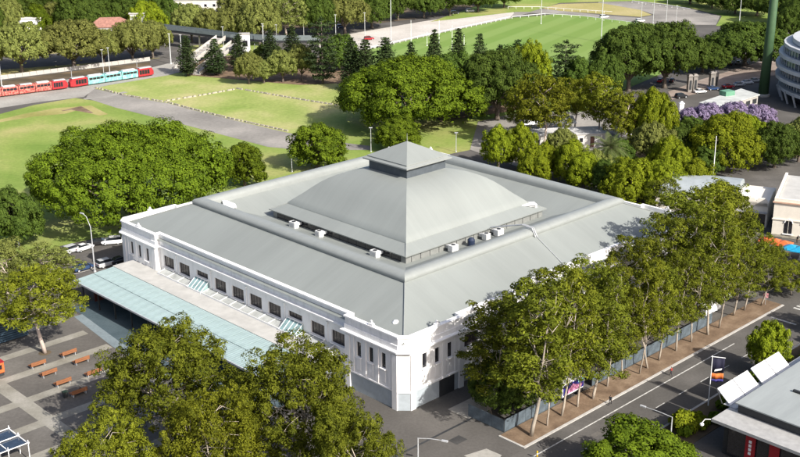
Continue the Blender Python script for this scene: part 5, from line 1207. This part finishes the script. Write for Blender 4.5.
for i, (x, y) in enumerate(((662, 128), (672, 114), (681, 113), (678, 148))):
    gp = thing('gate_pier', ('white gate pier beside the domed yellow-green tree', 'white gate pier by the road, left of its pair', 'white gate pier by the road, next to the jacaranda', 'terracotta gate pier under the umbrella tree')[i], 'pillar', survey(x, y))
    m_ = BRICK if i == 3 else WHITE
    MB().box(-.7, .7, -.7, .7, 0, 3.2).build('shaft', m_, gp); MB().loft([[(-.9, -.9, 3.2), (.9, -.9, 3.2), (.9, .9, 3.2), (-.9, .9, 3.2)], [(-.2, -.2, 3.9), (.2, -.2, 3.9), (.2, .2, 3.9), (-.2, .2, 3.9)]]).build('cap', m_, gp)
GPS = mat('weathered_stone', (0.22, 0.20, 0.18), 0.9, 0.2, 0.8)
gpm = MB().box(-.75, .75, -.75, .75, 0, 5.6).mesh('shaft', GPS); gcm = MB().loft([[(-1, -1, 5.6), (1, -1, 5.6), (1, 1, 5.6), (-1, 1, 5.6)], [(-.5, -.5, 6.3), (.5, -.5, 6.3), (.5, .5, 6.3), (-.5, .5, 6.3)]]).mesh('cap', GPS); gdm = MB().box(-.4, .4, -.8, -.76, 1, 4.2).mesh('plaque', DARKM)
for x, y, lb in ((689, 92, 'stone gate pillar under the low dark fig, outer one'), (694, 91.5, 'stone gate pillar under the low dark fig, inner one'), (711, 89, 'stone gate pillar beside the dark blue car'), (715, 88, 'stone gate pillar beside the dark red car')):
    o = thing('gate_pillar', lb, 'pillar', survey(x, y), 0.2, 'stone gate pillars of the stadium road'); put('shaft', gpm, o); put('cap', gcm, o); put('plaque', gdm, o)
kq = thing('ticket_kiosk', 'long low kiosk with pale flat roof and green roof box by the jacarandas', 'building', (0, 0, 0), 0)
kc = [survey(x, y, 3.5) for x, y in ((699, 103), (717, 108), (760, 95), (741, 89))]
def shrink(pts, k): c = sum(pts, Vector()) / len(pts); return [(c + (p - c) * k) for p in pts]
MB().prism([(p.x, p.y) for p in shrink(kc, 0.94)], 0, 3.4).build('wall', CONC, kq)
MB().prism([(p.x, p.y) for p in kc], 3.41, 3.7).build('roof', mat('pale_flat_roof', (0.46, 0.47, 0.45), 0.7, 0.15, 0.3), kq)
p = survey(727, 95, 3.7); MB().box(-2.0, 2.0, -1.5, 1.5, 3.7, 5.2).build('roof_box', mat('green_box', (0.12, 0.27, 0.18), 0.5), kq, (p.x, p.y, 0), 0.5)
e0, e1 = shrink(kc, 0.94)[1], shrink(kc, 0.94)[2]; dk = e1 - e0; rk = math.atan2(dk.y, dk.x)
shm = MB().box(-1.3, 1.3, -0.06, 0.0, 1.0, 2.6).mesh('shutter', DARKM)
for i in range(6): put('shutter', shm, kq, (e0 + dk * ((i + 0.5) / 6)).xy.to_3d(), rk)


# stadium stand: stacked curved floors
st = thing('stadium_stand', 'curved white stadium stand with glazed floors beside the green mast', 'building', survey(812, 112), 0)
def arc(R, a0, a1, n=16, cx=0, cy=0): return [(cx + R * math.cos(a0 + (a1 - a0) * i / n), cy + R * math.sin(a0 + (a1 - a0) * i / n)) for i in range(n + 1)]
def slab(R, z0, z1, nm, m_, cx, cy, n=24):
    MB().prism(arc(R, math.radians(60), math.radians(300), n, cx, cy), z0, z1).build(nm, m_, st)
cx, cy = 32, 14
STANDW = mat('stand_white', (0.46, 0.47, 0.48), 0.5, 0.08, 0.4)
for i, (R, z) in enumerate(((37.2, 3.6), (38.5, 7.3), (38.7, 11.0), (38.0, 14.6), (36.6, 17.8))):
    slab(R, z, z + 1.1, 'floor_band', STANDW, cx, cy)
    if i < 4: slab(R - 1.6, z + 1.3, z + 3.8, 'glazing', mat('blue_stadium_glass', (0.06, 0.085, 0.12), 0.15, 0.4, 0.4, spec=0.6), cx, cy)
    for k in range(40):
        a = math.radians(150 + k * 3.4); x, y = cx + (R - 1.5) * math.cos(a), cy + (R - 1.5) * math.sin(a)
        if i < 4: MB().box(-.09, .09, -.09, .09, z + 1.3, z + 3.7).build('mullion', STEEL, st, (x, y, 0), a)
slab(33, 0, 3.6, 'ground_floor', DARKGLASS, cx, cy)
MB().prism(arc(34, math.radians(60), math.radians(300), 24, cx, cy), 19.1, 20.6).build('roof', STANDW, st)
for k in range(10):
    a = math.radians(165 + k * 9); MB().tube([(cx + 36 * math.cos(a), cy + 36 * math.sin(a), 0), (cx + 37.5 * math.cos(a), cy + 37.5 * math.sin(a), 4.2)], 0.35, 8).build('column', STEEL, st)
# far buildings
def house(px, py, w, d, h, wall, roof, label, rz=0.0, pitched=True, name='house', rows=1, cols=4):
    o = thing(name, label, 'house' if pitched else 'building', survey(px, py), rz)
    MB().box(-w / 2, w / 2, 0, d, 0, h).build('wall', wall, o)
    if pitched: MB().loft([[(-w / 2 - .5, -.5, h), (w / 2 + .5, -.5, h), (w / 2 + .5, d + .5, h), (-w / 2 - .5, d + .5, h)], [(-w / 4, d / 2 - .2, h + 3.6), (w / 4, d / 2 - .2, h + 3.6), (w / 4, d / 2 + .2, h + 3.6), (-w / 4, d / 2 + .2, h + 3.6)]]).build('roof', roof, o)
    else: MB().box(-w / 2 - .4, w / 2 + .4, -.4, d + .4, h, h + .5).build('roof', roof, o)
    for r in range(rows):
        for c in range(cols):
            x = -w / 2 + w * (c + 0.5) / cols; z = h * (r + 0.3) / rows
            f = MB().box(x - .8, x + .8, -.06, 0, z, z + 1.5).build('window', WHITE2, o); MB().box(x - .65, x + .65, -.09, -.06, z + .12, z + 1.38).build('pane', DARKGLASS, f)
house(110, 42, 18, 12, 6.5, CREAM, mat('faded_tile', (0.30, 0.15, 0.115), 0.85, 0.25, 0.8), 'house with red tiled roof behind the parkway figs', 0.1)
house(31, 40, 10, 10, 9.5, WHITE, mat('pale_roof', (0.6, 0.58, 0.55), 0.7), 'white flat-roofed house behind the parkway figs', 0.1, False)
house(207, 30, 36, 16, 14, mat('cream_stone', (0.62, 0.58, 0.49), 0.8, 0.1, 0.3), CREAM, 'large cream building behind the trees beyond the footbridge', 0.05, False, 'school_building', 3, 9)
house(139, 36, 7, 8, 10, WHITE, CREAM, 'small white building next to the house with red tiles', 0.1, False)
house(56, 14, 14, 10, 8, WHITE, CREAM, 'white building in the far belt of trees', 0.1, False)

# ------------------------------------------------------------------ footbridge with stairs and lift tower
fb = thing('footbridge', 'curved footbridge with dark deck and concrete stairs down to the tram stop', 'bridge', (0, 0, 0))
deck = spx((140, 42), (165, 45.5), (200, 50), (235, 55), (272, 58), (320, 58))
def ribbon(line, w, z0, z1): return strip_pts([Vector((p.x, p.y, 0)) for p in line], w)
def deck_mesh(line, w, zs, th, m_, nm, par):
    L = [Vector((p.x, p.y, 0)) for p in line]; rings = []
    for i, p in enumerate(L):
        d = (L[min(i + 1, len(L) - 1)] - L[max(i - 1, 0)]).normalized(); n = Vector((-d.y, d.x, 0)); z = zs[i] if isinstance(zs, list) else zs
        rings.append([(p.x - n.x * w, p.y - n.y * w, z - th), (p.x + n.x * w, p.y + n.y * w, z - th), (p.x + n.x * w, p.y + n.y * w, z), (p.x - n.x * w, p.y - n.y * w, z)])
    return MB().loft(rings).build(nm, m_, par)
deck_mesh(deck, 2.2, 7.5, 0.9, DARKM, 'deck', fb)
for off in (-2.25, 2.25):
    L = []
    for i, p in enumerate(deck):
        d = (deck[min(i + 1, len(deck) - 1)] - deck[max(i - 1, 0)]).normalized(); L.append(p + Vector((-d.y, d.x, 0)) * off)
    deck_mesh(L, 0.06, 8.9, 1.35, mat('grey_mesh_rail', (0.17, 0.20, 0.20), 0.5), 'railing', fb)
for i, q in enumerate(deck[1:]): MB().tube([(q.x, q.y, 0), (q.x, q.y, 6.6)], 0.4, 10).build('pier', CONC, fb)
a, b = survey(177, 71), survey(222, 56)
for k in range(12):
    t0, t1 = k / 12, (k + 1) / 12
    d = (b - a); n = Vector((-d.y, d.x, 0)).normalized() * 2.0; z = 7.4 * (k + 1) / 12
    q = [a + d * t0 - n, a + d * t1 - n, a + d * t1 + n, a + d * t0 + n]
    MB().prism([(p.x, p.y) for p in q], max(0, z - 0.9), z).build('stair_step', CONC, fb)
for sg in (-1, 1):
    n = Vector((-(b - a).y, (b - a).x, 0)).normalized() * 2.1 * sg
    deck_mesh([a + n, b + n], 0.12, [1.2, 8.6], 1.2, PALE, 'stair_wall', fb)
a2, b2 = survey(196, 75), survey(236, 60)
deck_mesh([a2, b2], 1.6, [0.3, 6.8], 0.6, CONC, 'ramp', fb)
for sg in (-1, 1):
    n = Vector((-(b2 - a2).y, (b2 - a2).x, 0)).normalized() * 1.7 * sg; deck_mesh([a2 + n, b2 + n], 0.1, [1.4, 8.0], 1.1, PALE, 'ramp_wall', fb)
lt = thing('lift_tower', 'white lift tower at the landing of the footbridge', 'tower', survey(246, 66), math.radians(10))
MB().box(-1.9, 1.9, -1.9, 1.9, 0, 12.6).build('shaft', WHITE2, lt); MB().box(-2.1, 2.1, -2.1, 2.1, 12.6, 12.9).build('roof', CONC, lt); MB().box(-1.0, 1.0, -1.95, -1.9, 8, 10.4).build('door', DARKGLASS, lt); MB().box(-1.2, 1.2, -1.94, -1.9, 0.1, 2.6).build('lower_door', DARKGLASS, lt)
# white rails round the oval
def rail(line, label, step=4.0, h=1.2):
    o = thing('white_rail_fence', label, 'fence', (0, 0, 0)); L = spx(*line)
    pm = MB().box(-.08, .08, -.08, .08, 0, h).mesh('post', WHITE2)
    for a, b in zip(L, L[1:]):
        d = b - a; n = max(1, int(d.length / step))
        for i in range(n): put('post', pm, o, a + d * (i / n))
        MB().tube([(a.x, a.y, h), (b.x, b.y, h)], 0.12, 5).build('top_rail', WHITE2, o)
rail([(508, 9), (540, 9), (580, 12), (612, 14)], 'white rail fence on the straw island beyond the oval')
rail([(512, 19), (545, 16), (580, 18), (612, 22), (650, 27)], 'white rail fence along the far edge of the mown oval')
rail([(632, 3), (660, 6), (690, 11)], 'white rail fence on the far side of the ring road')
rail([(362, 52), (400, 43), (440, 34), (510, 19)], 'white rail fence between the oval turf and the pale apron')

# ------------------------------------------------------------------ people
def person(p, rz, label, shirt, trousers, pose='walk', hair=(0.03, 0.02, 0.015), h=1.72):
    k = h / 1.72
    J = {'pelvis': (0, 0, .94), 'waist': (0, 0, 1.08), 'chest': (0, .01, 1.30), 'neck': (0, .0, 1.45), 'head': (0, .03, 1.56), 'crown': (0, .02, 1.70)}
    E = [('pelvis', 'waist'), ('waist', 'chest'), ('chest', 'neck'), ('neck', 'head'), ('head', 'crown')]
    R = {'pelvis': (.15, .11), 'waist': (.14, .10), 'chest': (.17, .11), 'neck': (.055, .06), 'head': (.085, .10), 'crown': (.06, .07)}
    st_ = {'walk': 0.24, 'stand': 0.03, 'sit': 0}[pose]
    for s, n in ((-1, 'l'), (1, 'r')):
        f = st_ * s
        if pose == 'sit':
            J.update({n + 'hip': (s * .1, 0, .92), n + 'knee': (s * .13, .45, .93), n + 'ankle': (s * .13, .47, .50), n + 'toe': (s * .14, .63, .45)})
        else:
            J.update({n + 'hip': (s * .10, 0, .90), n + 'knee': (s * .11, f * .6 + .03, .50), n + 'ankle': (s * .11, f * 1.3 - .02, .09), n + 'toe': (s * .13, f * 1.3 + .17, .03)})
        J.update({n + 'sh': (s * .18, 0, 1.38), n + 'el': (s * .24, -f * .5, 1.12), n + 'wr': (s * .24, -f * .9 + .12, .90), n + 'palm': (s * .24, -f * .9 + .15, .83)})
        E += [('pelvis', n + 'hip'), (n + 'hip', n + 'knee'), (n + 'knee', n + 'ankle'), (n + 'ankle', n + 'toe'), ('chest', n + 'sh'), (n + 'sh', n + 'el'), (n + 'el', n + 'wr'), (n + 'wr', n + 'palm')]
        R.update({n + 'hip': (.10, .10), n + 'knee': (.065, .065), n + 'ankle': (.045, .05), n + 'toe': (.04, .035), n + 'sh': (.06, .06), n + 'el': (.045, .045), n + 'wr': (.03, .03), n + 'palm': (.035, .02)})
        px_, py_, pz_ = J[n + 'palm']
        for q, (ox, oy, ln) in enumerate(((0, .035, .075), (0, .012, .085), (0, -.012, .08), (0, -.034, .06))):
            J[n + 'f%d' % q] = (px_ + ox, py_ + oy + .02, pz_ - ln); E.append((n + 'palm', n + 'f%d' % q)); R[n + 'f%d' % q] = (.009, .009)
        J[n + 'thumb'] = (px_ - s * .02, py_ + .06, pz_ + .0); E.append((n + 'wr', n + 'thumb')); R[n + 'thumb'] = (.010, .010)
    names = list(J); me = bpy.data.meshes.new('skeleton')
    dz = -.42 if pose == 'sit' else 0
    me.from_pydata([(J[n][0] * k, J[n][1] * k, (J[n][2] + dz) * k) for n in names], [(names.index(a_), names.index(b_)) for a_, b_ in E], [])
    tmp = bpy.data.objects.new('tmp', me); COL.objects.link(tmp)
    sk = tmp.modifiers.new('s', 'SKIN'); tmp.modifiers.new('d', 'SUBSURF').levels = 1
    for n, v in zip(names, me.skin_vertices[0].data): v.radius = (R[n][0] * k, R[n][1] * k); v.use_root = n == 'pelvis'
    dg = bpy.context.evaluated_depsgraph_get(); dg.update()
    bm_ = bpy.data.meshes.new_from_object(tmp.evaluated_get(dg)); bpy.data.objects.remove(tmp)
    bm_.materials.clear()
    for m_ in (mat('skin', (0.45, 0.28, 0.20), 0.6), mat('cloth_' + label[:12], shirt, 0.9), mat('trousers_' + label[:12], trousers, 0.9), mat('shoe_leather', (0.02, 0.02, 0.02), 0.6), mat('hair', hair, 0.7)): bm_.materials.append(m_)
    for pl in bm_.polygons:
        c = pl.center / k; z = c.z - dz; i = 0
        if z > 1.60 or (z > 1.50 and c.y < -0.02): i = 4
        elif z > 1.47: i = 0
        elif abs(c.x) > .19 and z < 1.05 and z > .7: i = 0
        elif z > 1.0 or (abs(c.x) > .2 and z > .98): i = 1
        elif z > (.12 if pose != 'sit' else .53): i = 2
        else: i = 3
        pl.material_index = i; pl.use_smooth = True
    o = put('person', bm_, None, p, rz); tag(o, label, 'person')
    return o
person(survey(610, 405) + Vector((0, 0, .03)), HTH - 1.2, 'person in dark clothes walking across the street from the verge', (0.02, 0.025, 0.03), (0.025, 0.025, 0.03), 'walk')
person(W(-73.5, 0.25, 0.03), HTH, 'person in dark clothes sitting on a timber bench', (0.03, 0.035, 0.05), (0.02, 0.02, 0.025), 'sit')
person(survey(797, 243), 2.0, 'person in dark clothes standing by the heritage building', (0.02, 0.02, 0.025), (0.02, 0.02, 0.02), 'stand')
person(survey(671, 374 + 2), HTH, 'person in a red top on the footpath by the mulch verge', (0.30, 0.05, 0.04), (0.03, 0.03, 0.04), 'walk')
sg_ = thing('street_sign', 'small pink and white sign at the bend of the street kerb', 'sign', survey(765, 305)); MB().tube([(0, 0, 0), (0, 0, 2.4)], 0.04, 6).build('post', STEEL, sg_); MB().box(-.45, .45, -.03, .03, 1.5, 2.4).build('panel', mat('pink_sign', (0.55, 0.25, 0.27), 0.6), sg_)
